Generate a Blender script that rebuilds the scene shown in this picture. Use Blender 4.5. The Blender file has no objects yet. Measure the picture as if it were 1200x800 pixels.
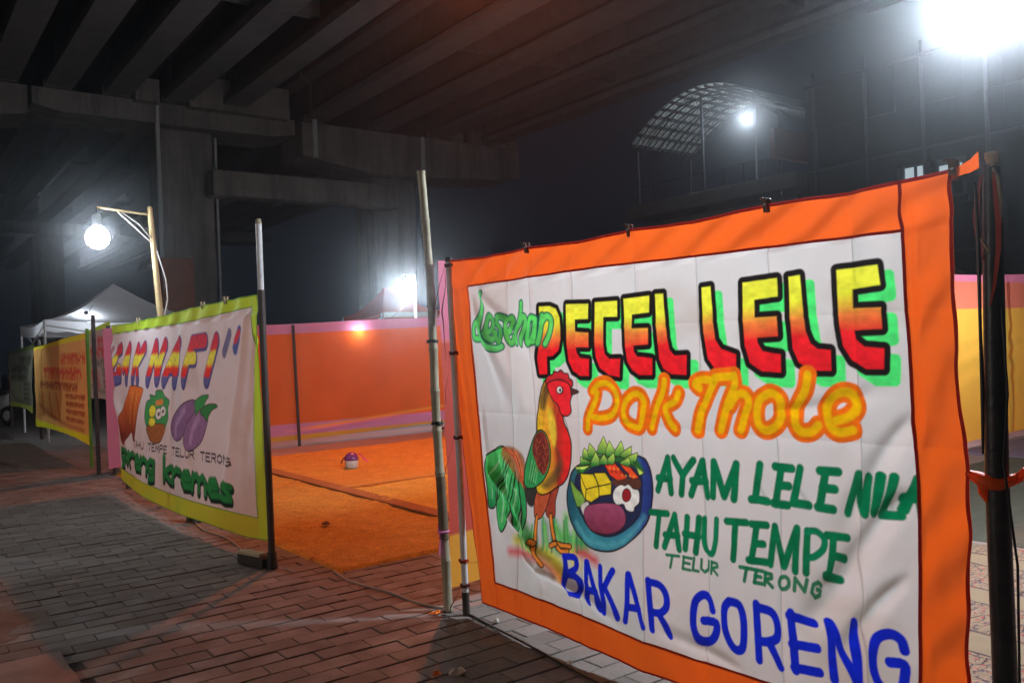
import bpy, bmesh, math, random
import numpy as np
from mathutils import Vector, Matrix
S = bpy.context.scene
C = S.collection
random.seed(7); RNG = np.random.RandomState(11)
PI = math.pi

# ------------------------------------------------------------------ camera
YAW = math.atan2(.6, .8); ROLL = math.radians(2.2); PITCH = math.radians(.2); EYE = 1.5
fw = Vector((math.sin(YAW)*math.cos(PITCH), math.cos(YAW)*math.cos(PITCH), math.sin(PITCH)))
rt = Vector((math.cos(YAW), -math.sin(YAW), 0)); up = rt.cross(fw)
r2 = rt*math.cos(ROLL)-up*math.sin(ROLL); u2 = up*math.cos(ROLL)+rt*math.sin(ROLL)
cd = bpy.data.cameras.new('camera'); cam = bpy.data.objects.new('camera', cd); C.objects.link(cam)
cd.sensor_width = 36; cd.lens = 30; cd.clip_start = .05; cd.clip_end = 500
cam.matrix_world = Matrix(((r2.x, u2.x, -fw.x, 0), (r2.y, u2.y, -fw.y, 0), (r2.z, u2.z, -fw.z, EYE), (0, 0, 0, 1)))
S.camera = cam
# ------------------------------------------------------------------ night sky, exposure
W = bpy.data.worlds.new('World'); S.world = W; W.use_nodes = True
bg = W.node_tree.nodes['Background']; bg.inputs[0].default_value = (.42, .62, 1, 1); bg.inputs[1].default_value = .010
S.view_settings.view_transform = 'Standard'; S.view_settings.look = 'None'
S.view_settings.exposure = 0; S.view_settings.gamma = 1
S.cycles.use_denoising = True
S.cycles.max_bounces = 8; S.cycles.diffuse_bounces = 4; S.cycles.transmission_bounces = 6; S.cycles.volume_bounces = 0
S.cycles.sample_clamp_indirect = 4
# lamp brightness (radiance of each lamp's glowing face)
GLOW = dict(stall=700, added_inner=1000, path=200, fence=470, small=900, tent=110, station=420, street=600, flood=2800)
FLOOD_COL = (1, .2, .055); LED = (.80, .90, 1)
GLARE_HAZE_DENSITY = .005

# ------------------------------------------------------------------ helpers
def link(o, parent=None):
    C.objects.link(o)
    if parent is not None: o.parent = parent
    return o
def tag(o, label=None, cat=None, group=None, kind=None):
    if label: o['label'] = label
    if cat: o['category'] = cat
    if group: o['group'] = group
    if kind: o['kind'] = kind
    return o
def empty(name, loc, label, cat, group=None, rz=0):
    o = bpy.data.objects.new(name, None); o.empty_display_size = .1
    o.location = loc; o.rotation_euler = (0, 0, rz); link(o)
    return tag(o, label, cat, group)
def copy_tree(o, parent=None):
    c = o.copy(); C.objects.link(c); c.parent = parent
    for ch in list(o.children): copy_tree(ch, c)
    return c
class MB:
    """collects vertices and faces; build() links them as one mesh, moved into the parent's local space"""
    def __init__(s): s.v = []; s.f = []; s.sm = []
    def add(s, vs, fs, smooth=False):
        n = len(s.v); s.v += [tuple(v) for v in vs]; s.f += [tuple(i+n for i in f) for f in fs]; s.sm += [smooth]*len(fs); return s
    def box(s, c, d, rz=0, rx=0, ry=0, bev=0, taper=1):
        x, y, z = d[0]/2, d[1]/2, d[2]/2; M = Matrix.Rotation(rz, 3, 'Z') @ Matrix.Rotation(ry, 3, 'Y') @ Matrix.Rotation(rx, 3, 'X')
        if bev:
            b = bev; vs = []
            for sz in (-1, 1):
                t = taper if sz > 0 else 1
                for ins, zz in (((b, z), (0, z-b)) if sz > 0 else ((0, z-b), (b, z))):
                    for sx, sy in ((-1, -1), (1, -1), (1, 1), (-1, 1)):
                        vs.append(((x*t-ins)*sx, (y*t-ins)*sy, sz*zz))
            # order rings: bottom outer(z-b) idx0-3, bottom inset 4-7, top inset 8-11, top outer 12-15
            ring = [[4, 5, 6, 7], [0, 1, 2, 3], [12, 13, 14, 15], [8, 9, 10, 11]]
            fs = [(7, 6, 5, 4), (8, 9, 10, 11)]
            for a, bq in zip(ring, ring[1:]):
                for i in range(4): j = (i+1) % 4; fs.append((a[i], a[j], bq[j], bq[i]))
        else:
            vs = [(-x, -y, -z), (x, -y, -z), (x, y, -z), (-x, y, -z), (-x*taper, -y*taper, z), (x*taper, -y*taper, z), (x*taper, y*taper, z), (-x*taper, y*taper, z)]
            fs = [(3, 2, 1, 0), (4, 5, 6, 7), (0, 1, 5, 4), (1, 2, 6, 5), (2, 3, 7, 6), (3, 0, 4, 7)]
        c = Vector(c); return s.add([M @ Vector(v)+c for v in vs], fs)
    def tube(s, pts, rad, n=10, cap=True):
        pts = [Vector(p) for p in pts]; rads = rad if isinstance(rad, (list, tuple)) else [rad]*len(pts); vs = []; fs = []
        ref = Vector((0, 0, 1))
        d0 = (pts[-1]-pts[0]).normalized()
        if abs(d0.z) > .8: ref = Vector((1, 0, 0))
        for i, p in enumerate(pts):
            d = (pts[min(i+1, len(pts)-1)]-pts[max(i-1, 0)]).normalized(); a = d.cross(ref)
            if a.length < 1e-4: a = d.cross(Vector((.3, .8, .2)))
            a.normalize(); b = d.cross(a)
            for k in range(n):
                t = 2*PI*k/n; vs.append(p+(a*math.cos(t)+b*math.sin(t))*rads[i])
        for i in range(len(pts)-1):
            for k in range(n):
                j = (k+1) % n; fs.append((i*n+k, i*n+j, (i+1)*n+j, (i+1)*n+k))
        s.add(vs, fs, True)
        if cap: s.add(vs[:n], [tuple(range(n))]); s.add(vs[-n:], [tuple(reversed(range(n)))])
        return s
    def lathe(s, prof, c=(0, 0, 0), n=20):
        vs = []; fs = []
        for r, z in prof:
            for k in range(n): vs.append((c[0]+r*math.cos(2*PI*k/n), c[1]+r*math.sin(2*PI*k/n), c[2]+z))
        for i in range(len(prof)-1):
            for k in range(n): j = (k+1) % n; fs.append((i*n+k, i*n+j, (i+1)*n+j, (i+1)*n+k))
        return s.add(vs, fs, True)
    def ribbon(s, pts, wdir, w):
        wd = Vector(wdir); vs = []; ws = w if isinstance(w, (list, tuple)) else [w]*len(pts)
        for p, q in zip(pts, ws): p = Vector(p); vs += [p-wd*q/2, p+wd*q/2]
        return s.add(vs, [(2*i, 2*i+1, 2*i+3, 2*i+2) for i in range(len(pts)-1)], True)
    def build(s, name, m, parent=None):
        me = bpy.data.meshes.new(name); vs = s.v
        if parent is not None:
            inv = wm(parent).inverted(); vs = [inv @ Vector(v) for v in vs]
        me.from_pydata([tuple(v) for v in vs], [], s.f); me.polygons.foreach_set('use_smooth', s.sm); me.materials.append(m); me.update()
        return link(bpy.data.objects.new(name, me), parent)
def wm(o):
    M = Matrix.LocRotScale(o.location, o.rotation_euler, o.scale)
    return wm(o.parent) @ M if o.parent else M

# ---- materials
def mat(name, col, rough=.8, metal=0, noise=None, bump=None, spec=.4, coord='pos', alt=None, cloth=None, emit=None, attr=False, streak=None):
    m = bpy.data.materials.new(name); m.use_nodes = True; t = m.node_tree; N = t.nodes; L = t.links
    p = N['Principled BSDF']; p.inputs['Roughness'].default_value = rough; p.inputs['Metallic'].default_value = metal
    p.inputs['Specular IOR Level'].default_value = spec
    if emit:
        p.inputs['Emission Color'].default_value = (*emit[0], 1); p.inputs['Emission Strength'].default_value = emit[1]; p.inputs['Base Color'].default_value = (*col, 1); return m
    geo = N.new('ShaderNodeNewGeometry'); pos = geo.outputs['Position']
    base = None
    if attr:
        a = N.new('ShaderNodeAttribute'); a.attribute_name = 'print'; base = a.outputs['Color']
    else:
        rgb = N.new('ShaderNodeRGB'); rgb.outputs[0].default_value = (*col, 1); base = rgb.outputs[0]
    def nz(scale, det=4, rough_=.6, vec=pos):
        n = N.new('ShaderNodeTexNoise'); n.inputs['Scale'].default_value = scale; n.inputs['Detail'].default_value = det; n.inputs['Roughness'].default_value = rough_
        L.new(vec, n.inputs['Vector']); return n.outputs['Fac']
    def mixc(fac, a, b, mode='MIX'):
        x = N.new('ShaderNodeMix'); x.data_type = 'RGBA'; x.blend_type = mode
        if isinstance(fac, float): x.inputs[0].default_value = fac
        else: L.new(fac, x.inputs[0])
        for sck, v in ((x.inputs[6], a), (x.inputs[7], b)):
            if isinstance(v, tuple): sck.default_value = (*v, 1)
            else: L.new(v, sck)
        return x.outputs[2]
    def ramp(f, a, b, lo=0., hi=1.):
        r = N.new('ShaderNodeMapRange'); r.inputs[1].default_value = a; r.inputs[2].default_value = b; r.inputs[3].default_value = lo; r.inputs[4].default_value = hi
        L.new(f, r.inputs[0]); return r.outputs[0]
    for (sc, amt, c2) in (noise or []):
        base = mixc(ramp(nz(sc), .35, .7, 0, amt), base, c2)
    if streak:
        mp = N.new('ShaderNodeVectorMath'); mp.operation = 'MULTIPLY'; mp.inputs[1].default_value = (2.6, 2.6, .22); L.new(pos, mp.inputs[0])
        base = mixc(ramp(nz(1.0, 5, .65, mp.outputs[0]), .46, .66, 0, .8), base, streak[0]); base = mixc(ramp(nz(2.3, 4, .6, mp.outputs[0]), .56, .72, 0, .55), base, streak[1])
    if bump:
        h = None
        for sc, st in bump:
            b = N.new('ShaderNodeBump'); b.inputs['Strength'].default_value = st; b.inputs['Distance'].default_value = .01
            L.new(nz(sc, 3), b.inputs['Height'])
            if h: L.new(h, b.inputs['Normal'])
            h = b.outputs['Normal']
        L.new(h, p.inputs['Normal'])
    L.new(base, p.inputs['Base Color'])
    if cloth:
        tr = N.new('ShaderNodeBsdfTranslucent'); L.new(base, tr.inputs['Color'])
        if bump: L.new(h, tr.inputs['Normal'])
        mx = N.new('ShaderNodeMixShader'); mx.inputs[0].default_value = cloth
        L.new(p.outputs[0], mx.inputs[1]); L.new(tr.outputs[0], mx.inputs[2]); L.new(mx.outputs[0], N['Material Output'].inputs['Surface'])
    m['_t'] = 1
    return m
def srgb(*c): return tuple((x/255/12.92 if x/255 <= .04045 else ((x/255+.055)/1.055)**2.4) for x in c)
weave = [(900, .12)]
M = {}
M['concrete'] = mat('bridge_concrete', (.16, .145, .13), .9, noise=[(.35, .9, (.08, .07, .063)), (1.3, .8, (.23, .2, .175)), (9, .5, (.11, .10, .09))], bump=[(6, .3), (40, .25)], streak=((.06, .053, .047), (.24, .21, .18)))
M['girder'] = mat('girder_concrete', (.10, .094, .092), .9, noise=[(.4, .8, (.05, .047, .046)), (3, .6, (.135, .127, .125))], bump=[(12, .3)])
M['deck'] = mat('deck_concrete', (.05, .045, .045), .95, noise=[(.5, .6, (.03, .027, .027))], bump=[(5, .3)])
M['pale_concrete'] = mat('pale_concrete', (.34, .34, .32), .9, noise=[(.8, .7, (.22, .22, .21)), (5, .4, (.4, .4, .38))], bump=[(8, .3)])
M['ground'] = mat('ground', (.16, .14, .125), .95, noise=[(.6, .7, (.09, .08, .07)), (7, .6, (.2, .18, .16))], bump=[(30, .4), (6, .3)])
M['joint'] = mat('joint_sand', (.04, .033, .03), 1, noise=[(20, .7, (.11, .09, .08))], bump=[(80, .5)])
M['slab'] = mat('slab_concrete', (.27, .22, .2), .92, noise=[(2.2, .8, (.16, .13, .12)), (14, .5, (.33, .28, .26))], bump=[(40, .4), (7, .25)])
M['bamboo'] = mat('bamboo', (.36, .31, .2), .55, noise=[(4, .8, (.2, .17, .11)), (26, .5, (.45, .4, .3))], bump=[(60, .3)])
M['bamboo_dark'] = mat('bamboo_dark', (.12, .08, .05), .7, noise=[(12, .6, (.22, .16, .1))], bump=[(60, .3)])
M['wood'] = mat('lamp_pole_wood', (.5, .38, .18), .7, noise=[(8, .7, (.3, .2, .1))], bump=[(50, .3)])
M['steel'] = mat('galvanised_steel', (.6, .62, .64), .5, .0, noise=[(9, .7, (.36, .36, .36)), (60, .5, (.66, .67, .68))], bump=[(50, .2)])
M['black'] = mat('black_paint', (.018, .018, .02), .42, noise=[(14, .7, (.05, .048, .045))], bump=[(40, .25)])
M['dark_post'] = mat('dark_post', (.035, .03, .028), .6, noise=[(10, .6, (.07, .05, .04))], bump=[(40, .25)])
M['clip'] = mat('clip_plastic', (.11, .045, .025), .5, noise=[(30, .5, (.16, .07, .04))])
M['strap'] = mat('brown_cloth', (.13, .03, .025), .9, noise=[(30, .6, (.2, .06, .05))], bump=[(200, .3)], cloth=.25)
M['red_strap'] = mat('red_cloth', (.45, .06, .03), .9, noise=[(30, .6, (.3, .03, .02))], bump=[(200, .3)], cloth=.3)
M['pink'] = mat('pink_plastic', (.75, .22, .5), .5, noise=[(40, .4, (.85, .35, .6))], cloth=.3)
M['cream'] = mat('cream_rag', (.62, .5, .34), .9, noise=[(60, .6, (.4, .3, .2))], bump=[(150, .4)], cloth=.2)
M['cord'] = mat('grey_cord', (.36, .33, .3), .8, noise=[(80, .6, (.2, .18, .16))])
M['blackcord'] = mat('black_cable', (.02, .02, .02), .35)
M['hem'] = mat('red_hem', (.5, .03, .02), .9, noise=[(30, .5, (.34, .02, .02))], bump=[(300, .3)], cloth=.18)
M['orange'] = mat('orange_cloth', (.9, .135, .014), .5, noise=[(5, .35, (.84, .11, .012))], bump=[(700, .12)], spec=.35, cloth=.42)
M['lime'] = mat('lime_cloth', (.46, .74, .05), .7, noise=[(5, .3, (.5, .66, .05))], bump=[(500, .1)], cloth=.35)
M['limeyellow'] = mat('lime_yellow_cloth', (.55, .62, .045), .7, noise=[(2, .6, (.42, .62, .05))], bump=[(500, .1)], cloth=.35)
M['green'] = mat('green_cloth', (.16, .42, .05), .7, noise=[(5, .4, (.1, .3, .04))], bump=[(500, .1)], cloth=.3)
M['print'] = mat('painted_cloth', (1, 1, 1), .6, noise=[], bump=[(800, .12)], spec=.3, cloth=.42, attr=True)
M['print2'] = mat('painted_cloth_thick', (1, 1, 1), .65, noise=[], bump=[(500, .12)], spec=.3, cloth=.26, attr=True)
M['printfar'] = mat('painted_cloth_far', (1, 1, 1), .75, bump=[(30, .2)], spec=.25, cloth=.5, attr=True)
M['fence'] = mat('fence_cloth', (1, 1, 1), .55, bump=[(25, .12), (4, .15)], spec=.35, cloth=.5, attr=True)
M['tent'] = mat('white_tent_fabric', (.62, .62, .63), .7, noise=[(3, .5, (.5, .5, .52))], bump=[(6, .3)], cloth=.4)
M['redtent'] = mat('red_tent_fabric', (.7, .16, .1), .7, noise=[(3, .5, (.6, .12, .09))], bump=[(6, .3)], cloth=.5)
M['sheet'] = mat('roof_sheet', (.55, .6, .56), .6, noise=[(1.2, .6, (.4, .45, .42))])
M['truss'] = mat('truss_steel', (.07, .075, .08), .6, .3, noise=[(5, .5, (.12, .12, .12))])
M['facade'] = mat('dark_facade', (.018, .02, .023), .9, noise=[(.5, .6, (.02, .022, .025)), (4, .4, (.045, .048, .05))], bump=[(4, .2)])
M['litwin'] = mat('lit_window', (.5, .55, .55), .4, emit=((.75, .92, 1), .55))
M['frame'] = mat('window_frame', (.09, .1, .11), .5, noise=[(8, .4, (.05, .05, .06))])
M['plastic_white'] = mat('white_plastic', (.62, .6, .55), .45, noise=[(40, .4, (.5, .47, .42))])
M['purple'] = mat('purple_plastic', (.2, .05, .2), .25, noise=[(30, .4, (.14, .03, .14))])
M['rubber'] = mat('rubber', (.02, .02, .02), .7, noise=[(30, .5, (.04, .04, .04))])
M['scooter'] = mat('scooter_paint', (.5, .5, .52), .3, noise=[(20, .3, (.4, .4, .42))])
M['orange_rim'] = mat('orange_plastic', (.9, .26, .03), .4, noise=[(60, .6, (.5, .1, .02))], cloth=.3)
M['paper'] = mat('paper', (.6, .5, .42), .8, noise=[(60, .6, (.4, .3, .22))])
M['leaf'] = mat('dry_leaf', (.2, .09, .04), .8, noise=[(60, .5, (.05, .03, .02))])
def bulb_mat(name, k, col=LED): return mat(name, (.8, .8, .8), .4, emit=(col, GLOW[k]))

# ------------------------------------------------------------------ value noise on arrays
_T = RNG.rand(256, 256)
def vn(x, y):
    xi = np.floor(x).astype(int); yi = np.floor(y).astype(int); fx = x-xi; fy = y-yi
    fx = fx*fx*(3-2*fx); fy = fy*fy*(3-2*fy)
    g = lambda i, j: _T[(xi+i) % 256, (yi+j) % 256]
    return (g(0, 0)*(1-fx)+g(1, 0)*fx)*(1-fy)+(g(0, 1)*(1-fx)+g(1, 1)*fx)*fy-.5
def fbm(x, y, o=3):
    r = 0
    for k in range(o): r = r+vn(x*2**k+17*k, y*2**k+9*k)/2**k
    return r
# ------------------------------------------------------------------ painting on cloth (plane coordinates in mm)
def smooth_line(P, closed):
    n = len(P); out = []
    rng_ = range(n) if closed else range(n-1)
    for i in rng_:
        if closed: p0, p1, p2, p3 = P[(i-1) % n], P[i], P[(i+1) % n], P[(i+2) % n]
        else: p0, p1, p2, p3 = P[max(i-1, 0)], P[i], P[i+1], P[min(i+2, n-1)]
        for k in range(4):
            t = k/4; out.append(.5*((2*p1)+(-p0+p2)*t+(2*p0-5*p1+4*p2-p3)*t*t+(-p0+3*p1-3*p2+p3)*t**3))
    if not closed: out.append(P[-1])
    return np.array(out)
REF = .52   # linear brightness that counts as clean white in the paint colours
def paint_rgb(c): return np.array([min(v/REF, 1.15)*.78 for v in srgb(*c)])
def paint(U, Z, col, ops):
    """U, Z in mm (flat arrays), col (n,3) albedo, changed in place"""
    for k, P, w, c, soft, al, sm in ops:
        P = np.array(P, float).reshape(-1, 2)
        if len(P) < 2: continue
        if sm and len(P) > 2: P = smooth_line(P, k == 'f')
        pad = abs(w)+soft+4
        idx = np.nonzero((U > P[:, 0].min()-pad) & (U < P[:, 0].max()+pad) & (Z > P[:, 1].min()-pad) & (Z < P[:, 1].max()+pad))[0]
        if not len(idx): continue
        x = U[idx]; y = Z[idx]; d2 = np.full(len(idx), 1e12); inside = np.zeros(len(idx), bool)
        m = len(P) if k == 'f' else len(P)-1
        for i in range(m):
            a = P[i]; b = P[(i+1) % len(P)]; e = b-a; L2 = max(e@e, 1e-6)
            t = np.clip(((x-a[0])*e[0]+(y-a[1])*e[1])/L2, 0, 1)
            d2 = np.minimum(d2, (x-a[0]-t*e[0])**2+(y-a[1]-t*e[1])**2)
            if k == 'f' and a[1] != b[1]:
                c_ = ((a[1] > y) != (b[1] > y)) & (x < (b[0]-a[0])*(y-a[1])/(b[1]-a[1])+a[0]); inside ^= c_
        d = np.sqrt(d2)
        d = np.where(inside, -d, d)-w if k == 'f' else d-w/2
        cov = np.clip(.5-d/soft, 0, 1)*al
        if isinstance(c[0], str):
            q = y if c[0] == 'z' else x
            st = c[1:]; pos = np.array(st[0::2], float); cl = np.array([paint_rgb(s_) for s_ in st[1::2]])
            if pos[0] > pos[-1]: pos = pos[::-1]; cl = cl[::-1]
            if k == 'f' or True:
                q = q+14*fbm(x/60, y/60, 2)
            cc = np.stack([np.interp(q, pos, cl[:, i]) for i in range(3)], 1)
        else:
            cc = paint_rgb(c)[None, :]
        cc = cc*(1+.26*fbm(x/34+5, y/22, 4))[:, None]
        col[idx] = col[idx]*(1-cov[:, None])+cc*cov[:, None]
def grid_mesh(name, m, X, Y, Z, parent, col=None):
    """X, Y, Z arrays (nr, nc) in world space"""
    nr, nc = X.shape; co = np.stack([X, Y, Z], 2).reshape(-1, 3)
    if parent is not None:
        inv = np.array(wm(parent).inverted()); co = co@inv[:3, :3].T+inv[:3, 3]
    me = bpy.data.meshes.new(name); nf = (nr-1)*(nc-1)
    i = (np.arange(nr-1)[:, None]*nc+np.arange(nc-1)[None, :]).ravel()
    q = np.stack([i, i+1, i+nc+1, i+nc], 1).astype(np.int32)
    me.vertices.add(len(co)); me.vertices.foreach_set('co', co.astype(np.float32).ravel())
    me.loops.add(nf*4); me.loops.foreach_set('vertex_index', q.ravel())
    me.polygons.add(nf); me.polygons.foreach_set('loop_start', np.arange(0, nf*4, 4, dtype=np.int32)); me.polygons.foreach_set('loop_total', np.full(nf, 4, np.int32))
    me.polygons.foreach_set('use_smooth', np.ones(nf, bool)); me.update(calc_edges=True)
    if col is not None:
        a = me.color_attributes.new('print', 'FLOAT_COLOR', 'POINT')
        a.data.foreach_set('color', np.concatenate([col, np.ones((len(col), 1))], 1).astype(np.float32).ravel())
    me.materials.append(m)
    return link(bpy.data.objects.new(name, me), parent)
def ip(pts): xs = [p[0] for p in pts]; ys = [p[1] for p in pts]; return lambda v: np.interp(v, xs, ys)

# ------------------------------------------------------------------ ground and paving (rows of pavers run along X)
m = MB(); m.add([(-150, -150, -.06), (150, -150, -.06), (150, 150, -.06), (-150, 150, -.06)], [(0, 1, 2, 3)])
tag(m.build('ground', M['ground']), kind='structure')
PX0, PX1, PY0, PY1 = -2.6, 4.6, 1.4, 15.2; PL, PW, JT, JX = .265, .14, .011, .004
def brick_mat():
    m = bpy.data.materials.new('paver_concrete'); m.use_nodes = True; t = m.node_tree; N = t.nodes; L = t.links; p = N['Principled BSDF']
    p.inputs['Roughness'].default_value = .82; p.inputs['Specular IOR Level'].default_value = .35
    g = N.new('ShaderNodeNewGeometry'); br = N.new('ShaderNodeTexBrick')
    br.offset = .5; br.inputs['Scale'].default_value = 1; br.inputs['Brick Width'].default_value = PL; br.inputs['Row Height'].default_value = PW; br.inputs['Mortar Size'].default_value = 0
    br.inputs['Color1'].default_value = (.14, .12, .108, 1); br.inputs['Color2'].default_value = (.21, .185, .165, 1); L.new(g.outputs['Position'], br.inputs['Vector'])
    def nz(s, d=4):
        n = N.new('ShaderNodeTexNoise'); n.inputs['Scale'].default_value = s; n.inputs['Detail'].default_value = d; L.new(g.outputs['Position'], n.inputs['Vector']); return n.outputs['Fac']
    def mr(f, a, b, lo, hi):
        r = N.new('ShaderNodeMapRange'); L.new(f, r.inputs[0])
        for i, v in enumerate((a, b, lo, hi)): r.inputs[i+1].default_value = v
        return r.outputs[0]
    c = br.outputs['Color']
    for f, col in ((mr(nz(.9), .42, .68, 0, .75), (.12, .10, .09, 1)), (mr(nz(3.2), .5, .75, 0, .6), (.25, .22, .195, 1)), (mr(nz(45), .5, .8, 0, .5), (.1, .09, .08, 1)), (mr(nz(11), .6, .75, 0, .5), (.1, .08, .07, 1))):
        x = N.new('ShaderNodeMix'); x.data_type = 'RGBA'; L.new(f, x.inputs[0]); L.new(c, x.inputs[6]); x.inputs[7].default_value = col; c = x.outputs[2]
    L.new(c, p.inputs['Base Color'])
    b = N.new('ShaderNodeBump'); b.inputs['Strength'].default_value = .45; b.inputs['Distance'].default_value = .006; L.new(nz(70), b.inputs['Height'])
    b2 = N.new('ShaderNodeBump'); b2.inputs['Strength'].default_value = .35; b2.inputs['Distance'].default_value = .01; L.new(nz(9), b2.inputs['Height']); L.new(b.outputs[0], b2.inputs['Normal'])
    L.new(b2.outputs[0], p.inputs['Normal']); L.new(mr(nz(6), .3, .7, .6, .95), p.inputs['Roughness'])
    return m
M['paver'] = brick_mat()
m = MB(); m.add([(PX0, PY0, -.0075), (PX1, PY0, -.0075), (PX1, PY1, -.0075), (PX0, PY1, -.0075)], [(0, 1, 2, 3)])
pave = tag(m.build('pavement', M['joint']), kind='structure')
def paver_geo(sx=1):
    x, y = (PL-JX)/2*sx, (PW-JT)/2; b = .0045; z0, z1 = -.03, 0.
    vs = [(-x, -y, z0), (x, -y, z0), (x, y, z0), (-x, y, z0), (-x, -y, z1-b*.7), (x, -y, z1-b*.7), (x, y, z1-b*.7), (-x, y, z1-b*.7), (-x+b, -y+b, z1), (x-b, -y+b, z1), (x-b, y-b, z1), (-x+b, y-b, z1)]
    fs = [(8, 9, 10, 11)]
    for i in range(4):
        j = (i+1) % 4; fs += [(4+i, 4+j, 8+j, 8+i), (i, j, 4+j, 4+i)]
    return vs, fs
def screen(p):
    d = Vector(p)-Vector((0, 0, EYE)); z = d.dot(fw)
    if z < .3: return None
    return 600+1000*d.dot(r2)/z, 400-1000*d.dot(u2)/z, z
HIDE = [(2.47, 15, 5.36, 16)]   # carpets cover the pavers behind this corner
pv = []
for r in range(int(PY0/PW), int(PY1/PW)+1):
    off = 0 if r % 2 else PL*.5
    for c in range(int(PX0/PL)-1, int(PX1/PL)+1):
        x = c*PL+off+PL/2; y = r*PW+PW/2
        if x < PX0+.1 or x > PX1-.1: continue
        if x < .74 and y < 4.97: continue          # poured slab lies here
        s_ = screen((x, y, 0)); size = 0
        vis = s_ and -20 < s_[0] < 1210 and s_[1] < 815
        if vis and (x > 2.75 or (x > 2.5 and y > 5.3)): vis = False
        if vis: size = 1/s_[2]**2
        pv.append((size, x, y))
pv.sort(reverse=True)
vs0, fs0 = paver_geo(); pm = []
for k in range(4):
    me = bpy.data.meshes.new('paver'); jv = [(a+(RNG.rand()-.5)*.003, b+(RNG.rand()-.5)*.003, c) for a, b, c in vs0]
    me.from_pydata(jv, [], fs0); me.materials.append(M['paver']); pm.append(me)
rest = MB()
for k, (s_, x, y) in enumerate(pv):
    dz = random.uniform(-.004, .003); rx = random.uniform(-.012, .012); ry = random.uniform(-.008, .008); rz = random.uniform(-.012, .012)
    if k < 300:
        o = link(bpy.data.objects.new('paver', pm[k % 4]), pave); o.location = (x, y, dz); o.rotation_euler = (rx, ry, rz+(PI if k % 3 == 0 else 0))
    else:
        R = Matrix.Rotation(rz, 3, 'Z') @ Matrix.Rotation(rx, 3, 'X') @ Matrix.Rotation(ry, 3, 'Y')
        rest.add([R @ Vector(v)+Vector((x, y, dz)) for v in vs0], fs0)
tag(rest.build('paver_field', M['paver'], pave), kind='stuff')
# far path and poured slab
m = MB(); m.add([(-8, 15.1, -.012), (2.9, 15.1, -.012), (2.9, 90, -.012), (-8, 90, -.012)], [(0, 1, 2, 3)])
tag(m.build('path', mat('far_path', (.17, .145, .13), .9, noise=[(.8, .8, (.09, .075, .07)), (6, .6, (.22, .19, .17))], bump=[(14, .4)])), kind='structure')
xs = np.linspace(-3, .735, 40); ys = np.linspace(1.0, 4.965, 40); XX, YY = np.meshgrid(xs, ys)
ZZ = .014+.006*fbm(XX*3, YY*3)
XX[:, -1] += .014*fbm(YY[:, -1]*9, YY[:, -1]*0+3); YY[-1, :] += .014*fbm(XX[-1, :]*9, XX[-1, :]*0+7)
ZZ[:, -1] = -.03; ZZ[-1, :] = -.03; XX[:, -2] = XX[:, -1]-.006; YY[-2, :] = YY[-1, :]-.006
tag(grid_mesh('concrete_slab', M['slab'], XX, YY, ZZ, None), kind='structure')
# trodden dirt patch over the pavers beside the slab
a = np.linspace(0, 1, 24); th = np.linspace(0, 2*PI, 60); A_, T_ = np.meshgrid(a, th)
R_ = A_*(1+.35*fbm(np.cos(T_)*1.5+4, np.sin(T_)*1.5+4)); XX = .15+R_*np.cos(T_)*.62; YY = 5.75+R_*np.sin(T_)*.85
ZZ = .010*(1-A_**2)-.012*A_**3+.003*fbm(XX*9, YY*9)
tag(grid_mesh('dirt_patch', mat('dirt', (.13, .09, .07), 1, noise=[(6, .7, (.2, .15, .12))], bump=[(60, .6)]), XX, YY, ZZ, None), kind='stuff')

# ------------------------------------------------------------------ overpass
op_ = empty('overpass', (10, 28, 0), 'dark concrete highway overpass deck on long girders crossing overhead', 'overpass')
Y0g, Y1g = -14, 84
for x0, x1 in ((-7.5, 11.93), (12.07, 21.3)):
    MB().box(((x0+x1)/2, (Y0g+Y1g)/2, 11.45), (x1-x0, Y1g-Y0g, .3)).build('deck_slab', M['deck'], op_)
gx = [-5.1, -3.45, -1.8, -.12, 1.55, 3.2, 4.63, 6.23, 7.96, 9.68, 12.72, 15.2, 17.75, 20.25]
for x in gx:
    w = .76
    prof = [(-w/2, 9.6), (w/2, 9.6), (w/2, 9.82), (.12, 10.05), (.12, 10.95), (w/2+.1, 11.12), (w/2+.1, 11.298), (-w/2-.1, 11.298), (-w/2-.1, 11.12), (-.12, 10.95), (-.12, 10.05), (-w/2, 9.82)]
    for ya, yb in ((Y0g, 27.9), (28.1, Y1g)):
        g = MB(); n = len(prof); g.add([(x+a, ya, b) for a, b in prof]+[(x+a, yb, b) for a, b in prof], [tuple(reversed(range(n))), tuple(range(n, 2*n))]+[(i, (i+1) % n, n+(i+1) % n, n+i) for i in range(n)]); g.build('girder', M['girder'], op_)
for ya in (6.5, 13.4, 20.6, 41, 55):
    for xa, xb in zip(gx, gx[1:]):
        if xb-xa > 2.8: continue
        MB().box(((xa+xb)/2, ya, 10.55), (xb-xa-.245, .22, .78)).build('diaphragm', M['girder'], op_)
for x in (21.42,): MB().box((x, (Y0g+Y1g)/2, 11.75), (.22, Y1g-Y0g, 1.1)).build('parapet', M['concrete'], op_)
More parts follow.
